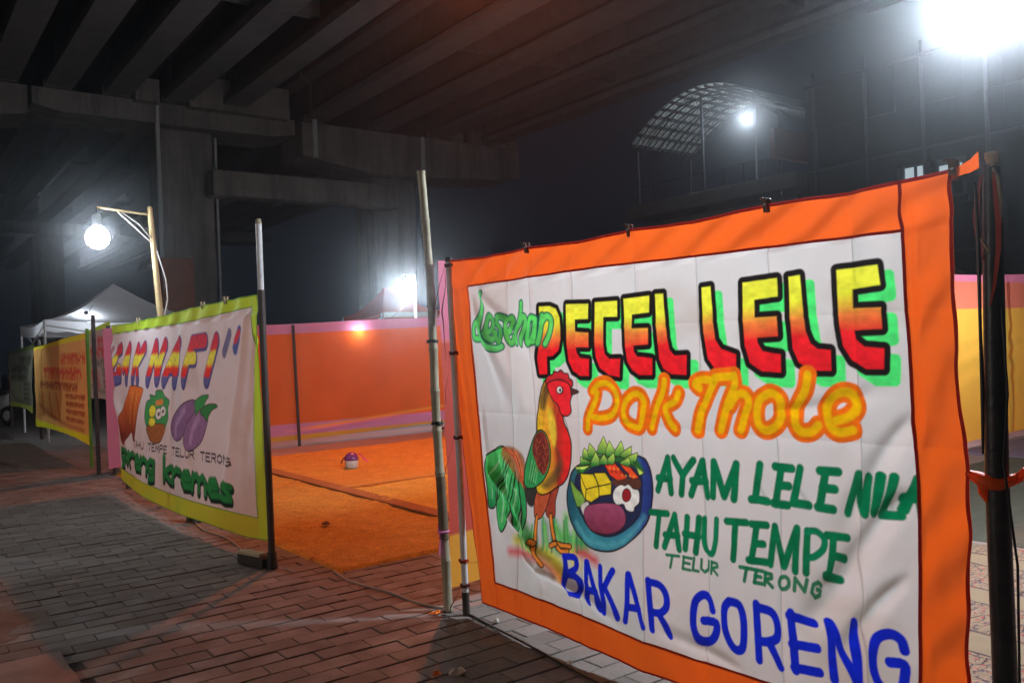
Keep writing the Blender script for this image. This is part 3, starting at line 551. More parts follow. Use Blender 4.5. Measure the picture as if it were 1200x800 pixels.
BIG_OPS = [
('f',[932,1645,1015,1642,1058,1627,1081,1584,1084,1529,1081,1481,1062,1427,1017,1399,973,1397,971,1309,917,1309,913,1387,920,1457],19,(50,235,95),5,0.95,0),
('f',[1133,1644,1285,1637,1281,1567,1183,1569,1179,1511,1279,1503,1276,1435,1181,1437,1187,1411,1211,1387,1275,1380,1268,1302,1201,1302,1156,1323,1129,1371,1120,1453],19,(50,235,95),5,0.95,0),
('f',[1329,1641,1476,1639,1472,1568,1382,1571,1375,1440,1382,1401,1414,1380,1487,1380,1476,1299,1401,1308,1345,1337,1321,1389,1317,1474],19,(50,235,95),5,0.95,0),
('f',[1520,1644,1674,1648,1672,1577,1573,1572,1570,1511,1666,1510,1663,1440,1575,1437,1576,1411,1598,1389,1682,1380,1676,1309,1607,1309,1560,1330,1531,1368,1519,1437],19,(50,235,95),5,0.95,0),
('f',[1709,1652,1756,1651,1759,1593,1768,1462,1781,1414,1808,1390,1876,1392,1869,1310,1788,1313,1745,1336,1723,1379,1715,1463],19,(50,235,95),5,0.95,0),
('f',[1967,1660,2018,1661,2022,1527,2029,1451,2054,1413,2125,1391,2123,1313,2028,1321,1982,1376,1966,1479],19,(50,235,95),5,0.95,0),
('f',[2170,1663,2322,1668,2321,1601,2219,1595,2219,1528,2315,1528,2314,1455,2222,1452,2226,1430,2248,1401,2323,1388,2322,1322,2240,1326,2188,1358,2167,1423,2165,1521],19,(50,235,95),5,0.95,0),
('f',[2369,1668,2419,1671,2421,1570,2428,1471,2445,1425,2470,1405,2524,1400,2523,1328,2449,1328,2398,1357,2374,1411,2368,1512],19,(50,235,95),5,0.95,0),
('f',[2561,1675,2713,1679,2718,1612,2614,1605,2615,1540,2718,1538,2719,1467,2616,1465,2622,1435,2656,1409,2724,1402,2721,1334,2660,1334,2607,1363,2574,1414,2563,1488],19,(50,235,95),5,0.95,0),
('f',[894,1683,977,1680,1020,1665,1043,1622,1046,1567,1043,1519,1024,1465,979,1437,935,1435,933,1347,879,1347,875,1425,882,1495],22,(22,18,18),4,1.0,0),
('f',[1095,1682,1247,1675,1243,1605,1145,1607,1141,1549,1241,1541,1238,1473,1143,1475,1149,1449,1173,1425,1237,1418,1230,1340,1163,1340,1118,1361,1091,1409,1082,1491],22,(22,18,18),4,1.0,0),
('f',[1291,1679,1438,1677,1434,1606,1344,1609,1337,1478,1344,1439,1376,1418,1449,1418,1438,1337,1363,1346,1307,1375,1283,1427,1279,1512],22,(22,18,18),4,1.0,0),
('f',[1482,1682,1636,1686,1634,1615,1535,1610,1532,1549,1628,1548,1625,1478,1537,1475,1538,1449,1560,1427,1644,1418,1638,1347,1569,1347,1522,1368,1493,1406,1481,1475],22,(22,18,18),4,1.0,0),
('f',[1671,1690,1718,1689,1721,1631,1730,1500,1743,1452,1770,1428,1838,1430,1831,1348,1750,1351,1707,1374,1685,1417,1677,1501],22,(22,18,18),4,1.0,0),
('f',[1929,1698,1980,1699,1984,1565,1991,1489,2016,1451,2087,1429,2085,1351,1990,1359,1944,1414,1928,1517],22,(22,18,18),4,1.0,0),
('f',[2132,1701,2284,1706,2283,1639,2181,1633,2181,1566,2277,1566,2276,1493,2184,1490,2188,1468,2210,1439,2285,1426,2284,1360,2202,1364,2150,1396,2129,1461,2127,1559],22,(22,18,18),4,1.0,0),
('f',[2331,1706,2381,1709,2383,1608,2390,1509,2407,1463,2432,1443,2486,1438,2485,1366,2411,1366,2360,1395,2336,1449,2330,1550],22,(22,18,18),4,1.0,0),
('f',[2523,1713,2675,1717,2680,1650,2576,1643,2577,1578,2680,1576,2681,1505,2578,1503,2584,1473,2618,1447,2686,1440,2683,1372,2622,1372,2569,1401,2536,1452,2525,1526],22,(22,18,18),4,1.0,0),
('f',[894,1683,977,1680,1020,1665,1043,1622,1046,1567,1043,1519,1024,1465,979,1437,935,1435,933,1347,879,1347,875,1425,882,1495],0,('z',1347,(200,24,34),1467.96,(206,30,36),1531.8,(226,110,50),1595.6399999999999,(228,220,50),1683,(226,232,56)),4,1.0,0),
('f',[1095,1682,1247,1675,1243,1605,1145,1607,1141,1549,1241,1541,1238,1473,1143,1475,1149,1449,1173,1425,1237,1418,1230,1340,1163,1340,1118,1361,1091,1409,1082,1491],0,('z',1340,(200,24,34),1463.12,(206,30,36),1528.1,(226,110,50),1593.08,(228,220,50),1682,(226,232,56)),4,1.0,0),
('f',[1291,1679,1438,1677,1434,1606,1344,1609,1337,1478,1344,1439,1376,1418,1449,1418,1438,1337,1363,1346,1307,1375,1283,1427,1279,1512],0,('z',1337,(200,24,34),1460.12,(206,30,36),1525.1,(226,110,50),1590.08,(228,220,50),1679,(226,232,56)),4,1.0,0),
('f',[1482,1682,1636,1686,1634,1615,1535,1610,1532,1549,1628,1548,1625,1478,1537,1475,1538,1449,1560,1427,1644,1418,1638,1347,1569,1347,1522,1368,1493,1406,1481,1475],0,('z',1347,(200,24,34),1469.04,(206,30,36),1533.45,(226,110,50),1597.86,(228,220,50),1686,(226,232,56)),4,1.0,0),
('f',[1671,1690,1718,1689,1721,1631,1730,1500,1743,1452,1770,1428,1838,1430,1831,1348,1750,1351,1707,1374,1685,1417,1677,1501],0,('z',1348,(200,24,34),1471.12,(206,30,36),1536.1,(226,110,50),1601.08,(228,220,50),1690,(226,232,56)),4,1.0,0),
('f',[1929,1698,1980,1699,1984,1565,1991,1489,2016,1451,2087,1429,2085,1351,1990,1359,1944,1414,1928,1517],0,('z',1351,(200,24,34),1476.28,(206,30,36),1542.4,(226,110,50),1608.52,(228,220,50),1699,(226,232,56)),4,1.0,0),
('f',[2132,1701,2284,1706,2283,1639,2181,1633,2181,1566,2277,1566,2276,1493,2184,1490,2188,1468,2210,1439,2285,1426,2284,1360,2202,1364,2150,1396,2129,1461,2127,1559],0,('z',1360,(200,24,34),1484.56,(206,30,36),1550.3,(226,110,50),1616.04,(228,220,50),1706,(226,232,56)),4,1.0,0),
('f',[2331,1706,2381,1709,2383,1608,2390,1509,2407,1463,2432,1443,2486,1438,2485,1366,2411,1366,2360,1395,2336,1449,2330,1550],0,('z',1366,(200,24,34),1489.48,(206,30,36),1554.65,(226,110,50),1619.82,(228,220,50),1709,(226,232,56)),4,1.0,0),
('f',[2523,1713,2675,1717,2680,1650,2576,1643,2577,1578,2680,1576,2681,1505,2578,1503,2584,1473,2618,1447,2686,1440,2683,1372,2622,1372,2569,1401,2536,1452,2525,1526],0,('z',1372,(200,24,34),1496.2,(206,30,36),1561.75,(226,110,50),1627.3,(228,220,50),1717,(226,232,56)),4,1.0,0),
('s',[405,1780,406,1730,390,1673,377,1627,381,1575,398,1528,451,1491,509,1481,563,1492],46,(16,80,66),5,1,1),
('s',[373,1619,333,1626,315,1589,322,1545,363,1538],46,(16,80,66),5,1,1),
('s',[421,1568,466,1578,498,1611,481,1651,453,1653,430,1602,435,1550,483,1531,514,1565],46,(16,80,66),5,1,1),
('s',[610,1637,559,1650,533,1626,537,1609,559,1586,551,1541,531,1519,495,1571],46,(16,80,66),5,1,1),
('s',[610,1561,657,1576,676,1614,652,1638,618,1611,600,1562,621,1514,653,1510,673,1537],46,(16,80,66),5,1,1),
('s',[747,1707,740,1666,718,1601,694,1509],46,(16,80,66),5,1,1),
('s',[718,1591,752,1638,778,1626,766,1572,745,1502],46,(16,80,66),5,1,1),
('s',[856,1625,824,1629,802,1587,800,1522,818,1503,845,1553,860,1622,841,1511],46,(16,80,66),5,1,1),
('s',[912,1636,895,1568,873,1504],46,(16,80,66),5,1,1),
('s',[902,1599,941,1632,980,1617,979,1575,952,1529,925,1498],46,(16,80,66),5,1,1),
('s',[405,1780,406,1730,390,1673,377,1627,381,1575,398,1528,451,1491,509,1481,563,1492],29,(86,178,96),7,1,1),
('s',[373,1619,333,1626,315,1589,322,1545,363,1538],29,(84,185,92),7,1,1),
('s',[421,1568,466,1578,498,1611,481,1651,453,1653,430,1602,435,1550,483,1531,514,1565],29,(72,150,74),7,1,1),
('s',[610,1637,559,1650,533,1626,537,1609,559,1586,551,1541,531,1519,495,1571],29,(66,140,66),7,1,1),
('s',[610,1561,657,1576,676,1614,652,1638,618,1611,600,1562,621,1514,653,1510,673,1537],29,(78,160,72),7,1,1),
('s',[747,1707,740,1666,718,1601,694,1509],29,(80,176,84),7,1,1),
('s',[718,1591,752,1638,778,1626,766,1572,745,1502],29,(84,180,86),7,1,1),
('s',[856,1625,824,1629,802,1587,800,1522,818,1503,845,1553,860,1622,841,1511],29,(80,190,88),7,1,1),
('s',[912,1636,895,1568,873,1504],29,(78,178,84),7,1,1),
('s',[902,1599,941,1632,980,1617,979,1575,952,1529,925,1498],29,(84,184,84),7,1,1),
('s',[1198,1094,1207,1142,1234,1185,1263,1227,1278,1263],70,(255,92,14),5,1,1),
('s',[1248,1268,1285,1299,1337,1308,1386,1289,1413,1249,1406,1203,1362,1161,1285,1145,1219,1154],70,(255,92,14),5,1,1),
('s',[1583,1231,1561,1261,1514,1260,1464,1222,1450,1170,1476,1132,1522,1117,1550,1121,1568,1170,1583,1231],70,(255,92,14),5,1,1),
('s',[1707,1324,1693,1272,1649,1200,1619,1120],70,(255,92,14),5,1,1),
('s',[1783,1272,1763,1239,1708,1214,1704,1192,1727,1150,1757,1125],70,(255,92,14),5,1,1),
('s',[1893,1295,1874,1313,1908,1329,1973,1327,1975,1338,2052,1344],72,(255,92,14),5,1,1),
('s',[1973,1322,1931,1252,1895,1189,1881,1126],72,(255,92,14),5,1,1),
('s',[2073,1347,2074,1308,2036,1230,2004,1134],72,(255,92,14),5,1,1),
('s',[2050,1231,2083,1273,2123,1274,2138,1244,2119,1200,2096,1139],72,(255,92,14),5,1,1),
('s',[2227,1282,2187,1257,2172,1213,2177,1165,2208,1143,2252,1159,2282,1202,2278,1254,2252,1280,2227,1282],72,(255,92,14),5,1,1),
('s',[2390,1351,2379,1298,2347,1236,2335,1179,2360,1147,2401,1149,2428,1173],72,(255,92,14),5,1,1),
('s',[2496,1192,2548,1209,2581,1244,2572,1282,2530,1293,2488,1270,2467,1225,2473,1176,2508,1153,2559,1163],72,(255,92,14),5,1,1),
('s',[1198,1094,1207,1142,1234,1185,1263,1227,1278,1263],27,(204,158,4),9,0.95,1),
('s',[1248,1268,1285,1299,1337,1308,1386,1289,1413,1249,1406,1203,1362,1161,1285,1145,1219,1154],27,(204,158,4),9,0.95,1),
('s',[1583,1231,1561,1261,1514,1260,1464,1222,1450,1170,1476,1132,1522,1117,1550,1121,1568,1170,1583,1231],27,(204,158,4),9,0.95,1),
('s',[1707,1324,1693,1272,1649,1200,1619,1120],27,(204,158,4),9,0.95,1),
('s',[1783,1272,1763,1239,1708,1214,1704,1192,1727,1150,1757,1125],27,(204,158,4),9,0.95,1),
('s',[1893,1295,1874,1313,1908,1329,1973,1327,1975,1338,2052,1344],31,(204,158,4),9,0.95,1),
('s',[1973,1322,1931,1252,1895,1189,1881,1126],31,(204,158,4),9,0.95,1),
('s',[2073,1347,2074,1308,2036,1230,2004,1134],31,(204,158,4),9,0.95,1),
('s',[2050,1231,2083,1273,2123,1274,2138,1244,2119,1200,2096,1139],31,(204,158,4),9,0.95,1),
('s',[2227,1282,2187,1257,2172,1213,2177,1165,2208,1143,2252,1159,2282,1202,2278,1254,2252,1280,2227,1282],31,(204,158,4),9,0.95,1),
('s',[2390,1351,2379,1298,2347,1236,2335,1179,2360,1147,2401,1149,2428,1173],31,(204,158,4),9,0.95,1),
('s',[2496,1192,2548,1209,2581,1244,2572,1282,2530,1293,2488,1270,2467,1225,2473,1176,2508,1153,2559,1163],31,(204,158,4),9,0.95,1),
('s',[615,476,727,467,836,458],52.0,(196,190,60),45,0.9,1),
('s',[564,411,702,421,801,422],36.4,(190,40,50),45,0.9,1),
('s',[665,553,752,512],52.0,(70,160,80),45,0.9,1),
('s',[646,606,733,549,784,489],39.0,(60,140,70),45,0.9,1),
('s',[883,466,959,426,1016,379],65.0,(230,200,60),45,0.9,1),
('s',[855,421,956,387,1015,359],39.0,(215,100,40),45,0.9,1),
('s',[1027,555,1161,538],65.0,(60,150,80),45,0.9,1),
('s',[1063,497,1159,500,1242,484],44.2,(190,50,50),45,0.9,1),
('s',[949,608,986,549,963,493],52.0,(60,160,80),45,0.9,1),
('s',[1033,659,1017,553],33.800000000000004,(110,180,70),45,0.9,1),
('s',[876,598,886,519],44.2,(50,130,70),45,0.9,1),
('s',[1043,493,1098,439],52.0,(210,190,60),45,0.9,1),
('s',[769,433,875,411,955,360],28.6,(120,60,40),45,0.9,1),
('s',[658,441,621,505],16,(50,140,70),12,0.85,1),
('s',[692,439,689,533],16,(110,180,80),12,0.85,1),
('s',[726,436,704,553],16,(40,110,60),12,0.85,1),
('s',[760,458,770,581],16,(50,140,70),12,0.85,1),
('s',[793,456,781,546],16,(110,180,80),12,0.85,1),
('s',[825,453,798,606],16,(40,110,60),12,0.85,1),
('s',[858,475,861,633],16,(50,140,70),12,0.85,1),
('s',[889,472,872,598],16,(110,180,80),12,0.85,1),
('s',[920,470,934,624],16,(40,110,60),12,0.85,1),
('s',[953,491,947,643],16,(50,140,70),12,0.85,1),
('s',[983,488,958,609],16,(110,180,80),12,0.85,1),
('s',[1013,485,1018,635],16,(40,110,60),12,0.85,1),
('s',[1044,506,1031,654],16,(50,140,70),12,0.85,1),
('s',[1073,503,1086,627],16,(110,180,80),12,0.85,1),
('s',[1102,501,1099,645],16,(40,110,60),12,0.85,1),
('s',[1132,521,1111,664],16,(50,140,70),12,0.85,1),
('f',[540,961,440,925,368,858,376,743,383,624,464,649,530,774,595,892],7,(34,26,26),3,1,1),
('f',[540,961,440,925,368,858,376,743,383,624,464,649,530,774,595,892],0,('z',612,(30,120,70),911,(70,180,90)),3,1,1),
('f',[602,823,562,678,593,570,640,513,662,635,656,759],6,(34,26,26),3,1,1),
('f',[602,823,562,678,593,570,640,513,662,635,656,759],0,(52,160,84),3,1,1),
('f',[658,801,663,691,701,550,715,656,694,791],6,(34,26,26),3,1,1),
('f',[658,801,663,691,701,550,715,656,694,791],0,(44,140,76),3,1,1),
('f',[583,898,500,756,471,610,498,506,552,593,599,739,626,839],6,(34,26,26),3,1,1),
('f',[583,898,500,756,471,610,498,506,552,593,599,739,626,839],0,(62,170,90),3,1,1),
('f',[540,961,645,959,715,910,721,794,657,787,592,850,524,901],0,(140,90,50),14,0.9,1),
('s',[532,955,608,921,662,857,676,789],7,(200,70,40),6,0.9,1),
('s',[551,954,622,917,668,849,682,779],7,(120,40,36),6,0.9,1),
('s',[570,952,636,913,675,841,688,768],7,(220,120,60),6,0.9,1),
('s',[589,951,649,908,681,834,694,758],7,(200,70,40),6,0.9,1),
('s',[608,949,663,904,687,826,700,748],7,(120,40,36),6,0.9,1),
('s',[626,948,676,899,694,818,706,737],7,(220,120,60),6,0.9,1),
('s',[645,947,689,895,700,811,713,727],7,(200,70,40),6,0.9,1),
('s',[525,915,468,781,436,663],4,(30,90,60),8,0.6,1),
('s',[534,907,490,784,480,668],4,(150,220,160),8,0.6,1),
('s',[543,899,512,786,524,674],4,(30,90,60),8,0.6,1),
('s',[552,892,534,788,567,679],4,(150,220,160),8,0.6,1),
('s',[561,884,555,790,609,684],4,(30,90,60),8,0.6,1),
('s',[570,876,577,793,651,689],4,(150,220,160),8,0.6,1),
('s',[540,961,440,925,368,858,376,743,383,624,464,649,530,774,595,892],6,(34,26,26),3,1,1),
('s',[602,823,562,678,593,570,640,513,662,635,656,759],6,(34,26,26),3,1,1),
('s',[658,801,663,691,701,550,715,656,694,791],6,(34,26,26),3,1,1),
('s',[583,898,500,756,471,610,498,506,552,593,599,739,626,839],6,(34,26,26),3,1,1),
('s',[501,913,450,808,416,675],6,(170,235,170),9,0.8,1),
('s',[562,819,526,702,507,558],6,(170,235,170),9,0.8,1),
('s',[622,742,611,629,633,548],6,(170,235,170),9,0.8,1),
('s',[543,902,491,770,460,666],9,(14,70,44),12,0.8,1),
('s',[593,794,546,648,538,591],9,(14,70,44),12,0.8,1),
('s',[656,759,632,604,639,563],9,(14,70,44),12,0.8,1),
('f',[713,772,868,809,929,783,883,718,819,703,773,672,730,679,711,711],0,(52,48,44),12,1,1),
('f',[901,760,982,808,957,727,946,647,894,645,888,692],6,(34,26,26),3,1,1),
('f',[901,760,982,808,957,727,946,647,894,645,888,692],0,(150,60,44),4,1,1),
('f',[822,751,924,795,897,707,846,631,799,624,793,680],6,(34,26,26),3,1,1),
('f',[822,751,924,795,897,707,846,631,799,624,793,680],0,(176,80,50),4,1,1),
('s',[816,629,799,559,799,485],32,(34,26,26),3,1,1),
('s',[816,629,799,559,799,485],19,(214,120,44),5,1,1),
('s',[921,649,931,579,948,516],32,(34,26,26),3,1,1),
('s',[921,649,931,579,948,516],19,(214,120,44),5,1,1),
('s',[799,485,830,437,858,398],32,(34,26,26),3,1,1),
('s',[799,485,830,437,858,398],19,(214,120,44),5,1,1),
('s',[797,492,769,501],32,(34,26,26),3,1,1),
('s',[797,492,769,501],19,(214,120,44),5,1,1),
('s',[948,519,1000,514,1050,518],32,(34,26,26),3,1,1),
('s',[948,519,1000,514,1050,518],19,(214,120,44),5,1,1),
('s',[948,516,983,485,1031,491],32,(34,26,26),3,1,1),
('s',[948,516,983,485,1031,491],19,(214,120,44),5,1,1),
('s',[948,516,914,500],32,(34,26,26),3,1,1),
('s',[948,516,914,500],19,(214,120,44),5,1,1),
('f',[935,1319,897,1287,875,1236,849,1155,835,1067,857,982,846,901,804,816,837,752,901,760,961,793,1027,829,1063,894,1081,998,1068,1055,1036,1111,1027,1162,987,1239],8,(34,26,26),3,1,1),
('f',[935,1319,897,1287,875,1236,849,1155,835,1067,857,982,846,901,804,816,837,752,901,760,961,793,1027,829,1063,894,1081,998,1068,1055,1036,1111,1027,1162,987,1239],0,('u',815,(206,176,36),936,(196,120,36),982,(150,44,34),1047,(216,36,34)),4,1,1),
('f',[919,1303,885,1262,863,1182,901,1170,930,1237,959,1277],0,(66,54,34),22,0.9,1),
('f',[972,990,989,926,933,856,856,795,902,780,983,835,1024,916],0,(56,60,40),26,0.75,1),
('f',[926,1184,971,1134,980,1043,952,989,920,1079],0,(212,180,50),22,0.8,1),
('s',[885,1262,863,1182,849,1088],2,(70,50,30),5,0.5,1),
('s',[897,1255,882,1183,866,1089],2,(190,140,40),5,0.5,1),
('s',[909,1247,901,1183,883,1090],2,(70,50,30),5,0.5,1),
('s',[922,1239,920,1184,900,1091],2,(190,140,40),5,0.5,1),
('s',[934,1232,939,1185,917,1092],2,(70,50,30),5,0.5,1),
('s',[945,1224,958,1185,933,1092],2,(190,140,40),5,0.5,1),
('s',[957,1217,976,1186,950,1093],2,(70,50,30),5,0.5,1),
('s',[969,1209,994,1187,966,1094],2,(190,140,40),5,0.5,1),
('s',[981,1202,1013,1187,983,1095],2,(70,50,30),5,0.5,1),
('s',[1006,1213,1038,1150,1076,1049],3,(34,26,26),3,1,1),
('f',[856,1064,797,1018,748,933,713,834,715,770,795,777,869,823,915,893,925,960,905,1035],8,(34,26,26),3,1,1),
('f',[856,1064,797,1018,748,933,713,834,715,770,795,777,869,823,915,893,925,960,905,1035],0,(46,140,76),4,1,1),
('f',[856,1062,797,1015,780,949,823,885,870,843,909,893,921,960,901,1035],0,(106,40,36),4,1,1),
('s',[797,1020,801,1004,816,1001,827,1020],3,(34,26,26),4,0.8,1),
('s',[828,1022,831,1006,846,1003,858,1022],3,(190,96,50),4,0.8,1),
('s',[858,1024,861,1009,876,1006,887,1024],3,(34,26,26),4,0.8,1),
('s',[888,1026,891,1011,905,1008,917,1026],3,(190,96,50),4,0.8,1),
('s',[811,992,814,976,829,973,841,991],3,(190,96,50),4,0.8,1),
('s',[841,994,844,978,859,975,871,993],3,(34,26,26),4,0.8,1),
('s',[871,996,874,980,889,977,900,995],3,(190,96,50),4,0.8,1),
('s',[793,961,797,945,812,942,824,960],3,(34,26,26),4,0.8,1),
('s',[824,963,827,947,842,944,854,963],3,(190,96,50),4,0.8,1),
('s',[854,965,857,950,872,947,884,965],3,(34,26,26),4,0.8,1),
('s',[884,968,887,952,902,949,913,967],3,(190,96,50),4,0.8,1),
('s',[807,932,810,916,825,913,837,932],3,(190,96,50),4,0.8,1),
('s',[837,935,841,919,855,916,867,934],3,(34,26,26),4,0.8,1),
('s',[867,937,871,921,885,919,897,937],3,(190,96,50),4,0.8,1),
('s',[790,901,793,885,808,882,820,901],3,(34,26,26),4,0.8,1),
('s',[820,904,824,888,838,885,850,904],3,(190,96,50),4,0.8,1),
('s',[850,906,854,891,868,888,880,906],3,(34,26,26),4,0.8,1),
('s',[880,909,884,893,898,891,910,909],3,(190,96,50),4,0.8,1),
('s',[803,873,807,857,822,854,833,873],3,(190,96,50),4,0.8,1),
('s',[834,875,837,860,852,857,863,875],3,(34,26,26),4,0.8,1),
('s',[864,878,867,862,882,860,893,878],3,(190,96,50),4,0.8,1),
('s',[770,935,751,851,730,788],3.5,(34,26,26),3,1,1),
('s',[780,914,757,840,750,787],3.5,(34,26,26),3,1,1),
('s',[789,893,763,828,769,787],3.5,(34,26,26),3,1,1),
('s',[799,872,769,816,789,786],3.5,(34,26,26),3,1,1),
('s',[808,851,775,805,809,786],3.5,(34,26,26),3,1,1),
('s',[777,908,744,810],6,(130,210,130),8,0.7,1),
('s',[793,891,764,805],6,(130,210,130),8,0.7,1),
('s',[810,873,783,800],6,(130,210,130),8,0.7,1),
('s',[826,856,803,796],6,(130,210,130),8,0.7,1),
('f',[921,1305,936,1335,973,1343,982,1358,1010,1353,1031,1364,1054,1348,1078,1346,1084,1325,1103,1315,1100,1290,1051,1302,981,1306,939,1295],7,(34,26,26),3,1,1),
('f',[921,1305,936,1335,973,1343,982,1358,1010,1353,1031,1364,1054,1348,1078,1346,1084,1325,1103,1315,1100,1290,1051,1302,981,1306,939,1295],0,(170,34,40),3,1,1),
('f',[934,1300,1012,1317,1075,1300,1098,1257,1080,1215,1083,1167,1054,1148,1023,1159,1005,1200,970,1222,943,1257],7,(34,26,26),3,1,1),
('f',[934,1300,1012,1317,1075,1300,1098,1257,1080,1215,1083,1167,1054,1148,1023,1159,1005,1200,970,1222,943,1257],0,(205,34,42),4,1,1),
('f',[1093,1280,1147,1264,1097,1249],5,(34,26,26),3,1,0),
('f',[1093,1280,1147,1264,1097,1249],0,(70,40,40),3,1,0),
('f',[1044,1271,1042,1264,1038,1259,1033,1254,1026,1251,1018,1250,1011,1251,1004,1253,999,1258,996,1264,995,1270,997,1276,1001,1282,1006,1287,1013,1290,1021,1291,1028,1290,1035,1287,1040,1283,1043,1277],0,(34,26,26),3,1,1),
('f',[1034,1272,1033,1267,1030,1263,1026,1259,1022,1257,1017,1256,1012,1257,1007,1259,1004,1262,1002,1267,1002,1271,1003,1276,1005,1281,1009,1284,1014,1286,1019,1287,1024,1287,1028,1284,1031,1281,1033,1277],0,(226,222,200),3,1,1),
('f',[1030,1271,1029,1268,1028,1265,1026,1263,1024,1262,1021,1261,1019,1262,1016,1263,1015,1265,1014,1267,1014,1270,1014,1273,1015,1276,1017,1278,1020,1279,1022,1280,1025,1279,1027,1278,1028,1276,1029,1273],0,(40,60,40),3,1,1),
('f',[1098,890,1065,825,1048,746,1066,648,1125,573,1214,542,1322,546,1407,574,1491,631,1572,706,1604,793,1608,883,1586,957,1539,987,1368,980,1204,945],9,(34,26,26),3,1,1),
('f',[1098,890,1065,825,1048,746,1066,648,1125,573,1214,542,1322,546,1407,574,1491,631,1572,706,1604,793,1608,883,1586,957,1539,987,1368,980,1204,945],0,('u',1060,(34,78,92),1208,(56,128,140),1463,(44,110,132),1553,(40,60,120),1614,(34,44,100)),4,1,1),
('s',[1100,638,1160,578,1291,566,1419,598,1503,668,1564,732],16,(90,170,176),30,0.6,1),
('f',[1126,877,1103,814,1103,745,1137,673,1207,623,1304,609,1390,631,1474,683,1534,749,1551,842,1546,925,1489,955,1259,942],6,(34,26,26),3,1,1),
('f',[1126,877,1103,814,1103,745,1137,673,1207,623,1304,609,1390,631,1474,683,1534,749,1551,842,1546,925,1489,955,1259,942],0,(34,40,66),6,1,1),
('f',[1071,833,1110,799,1170,761,1115,716,1094,752],5,(34,26,26),3,1,1),
('f',[1071,833,1110,799,1170,761,1115,716,1094,752],0,(110,150,60),3,1,1),
('f',[1128,718,1181,747,1191,726,1160,677],0,(200,190,180),8,0.8,1),
('f',[1154,676,1168,715,1225,741,1334,759,1407,757,1441,723,1439,687,1401,649,1326,621,1240,617,1186,635],4,(34,26,26),3,1,1),
('f',[1154,676,1168,715,1225,741,1334,759,1407,757,1441,723,1439,687,1401,649,1326,621,1240,617,1186,635],0,('z',611,(112,44,62),750,(140,66,94)),4,1,1),
('f',[1137,874,1228,880,1263,831,1258,779,1209,751,1170,761,1144,811],6,(34,26,26),3,1,0),
('f',[1137,874,1228,880,1263,831,1258,779,1209,751,1170,761,1144,811],0,(196,176,34),3,1,0),
('f',[1236,886,1310,895,1350,855,1345,804,1266,787,1265,832],6,(34,26,26),3,1,0),
('f',[1236,886,1310,895,1350,855,1345,804,1266,787,1265,832],0,(196,176,34),3,1,0),
('s',[1137,871,1179,807,1263,831],6,(34,26,26),3,1,0),
('s',[1179,807,1173,761],6,(34,26,26),3,1,0),
('s',[1236,883,1265,830,1350,852],6,(34,26,26),3,1,0),
('f',[1302,942,1366,951,1450,887,1393,869,1342,891],6,(34,26,26),3,1,0),
('f',[1302,942,1366,951,1450,887,1393,869,1342,891],0,(206,60,36),3,1,0),
('f',[1407,948,1450,953,1529,897,1489,887],6,(34,26,26),3,1,0),
('f',[1407,948,1450,953,1529,897,1489,887],0,(206,70,36),3,1,0),
('f',[1361,867,1534,889,1527,843,1483,848,1453,859,1381,844],0,(84,50,34),6,0.9,1),
('s',[1325,936,1331,933],6,(90,30,24),4,1,1),
('s',[1338,922,1344,919],6,(236,150,60),4,1,1),
('s',[1351,908,1357,905],6,(90,30,24),4,1,1),
('s',[1365,923,1372,920],6,(236,150,60),4,1,1),
('s',[1378,909,1384,906],6,(90,30,24),4,1,1),
('s',[1393,924,1399,921],6,(236,150,60),4,1,1),
('s',[1405,910,1411,907],6,(90,30,24),4,1,1),
('s',[1418,896,1424,893],6,(236,150,60),4,1,1),
('s',[1432,911,1438,908],6,(90,30,24),4,1,1),
('s',[1444,898,1450,895],6,(236,150,60),4,1,1),
('s',[1458,912,1464,909],6,(90,30,24),4,1,1),
('s',[1470,899,1476,896],6,(236,150,60),4,1,1),
('s',[1483,885,1489,882],6,(90,30,24),4,1,1),
('s',[1496,900,1502,897],6,(236,150,60),4,1,1),
('f',[1364,813,1383,837,1412,851,1438,849,1463,859,1492,842,1526,838,1527,790,1498,766,1489,745,1452,747,1430,771,1387,762,1363,781],5,(34,26,26),3,1,1),
('f',[1364,813,1383,837,1412,851,1438,849,1463,859,1492,842,1526,838,1527,790,1498,766,1489,745,1452,747,1430,771,1387,762,1363,781],0,(214,206,196),3,1,1),
('f',[1475,814,1473,806,1469,798,1463,791,1455,786,1447,784,1439,784,1432,787,1426,793,1423,800,1422,808,1424,817,1428,825,1434,831,1442,836,1450,838,1458,838,1465,835,1471,830,1474,822],4,(34,26,26),3,1,1),
('f',[1475,814,1473,806,1469,798,1463,791,1455,786,1447,784,1439,784,1432,787,1426,793,1423,800,1422,808,1424,817,1428,825,1434,831,1442,836,1450,838,1458,838,1465,835,1471,830,1474,822],0,(130,30,36),3,1,1),
('f',[1109,883,1158,941,1260,972,1389,989,1500,984,1566,934,1545,911,1498,942,1366,955,1258,931,1166,885],0,(40,90,44),8,1,1),
('f',[1104,902,1125,888,1155,880,1202,918,1172,913],4,(34,26,26),3,1,0),
('f',[1104,902,1125,888,1155,880,1202,918,1172,913],0,('z',902,(50,120,52),902,(176,206,90)),3,1,0),
('f',[1145,955,1140,932,1151,917,1214,931,1196,941],4,(34,26,26),3,1,0),
('f',[1145,955,1140,932,1151,917,1214,931,1196,941],0,('z',927,(50,120,52),955,(176,206,90)),3,1,0),
('f',[1173,998,1159,968,1164,949,1232,951,1217,970],4,(34,26,26),3,1,0),
('f',[1173,998,1159,968,1164,949,1232,951,1217,970],0,('z',953,(50,120,52),998,(176,206,90)),3,1,0),
('f',[1208,1021,1197,984,1204,960,1271,965,1255,988],4,(34,26,26),3,1,0),
('f',[1208,1021,1197,984,1204,960,1271,965,1255,988],0,('z',965,(50,120,52),1021,(176,206,90)),3,1,0),
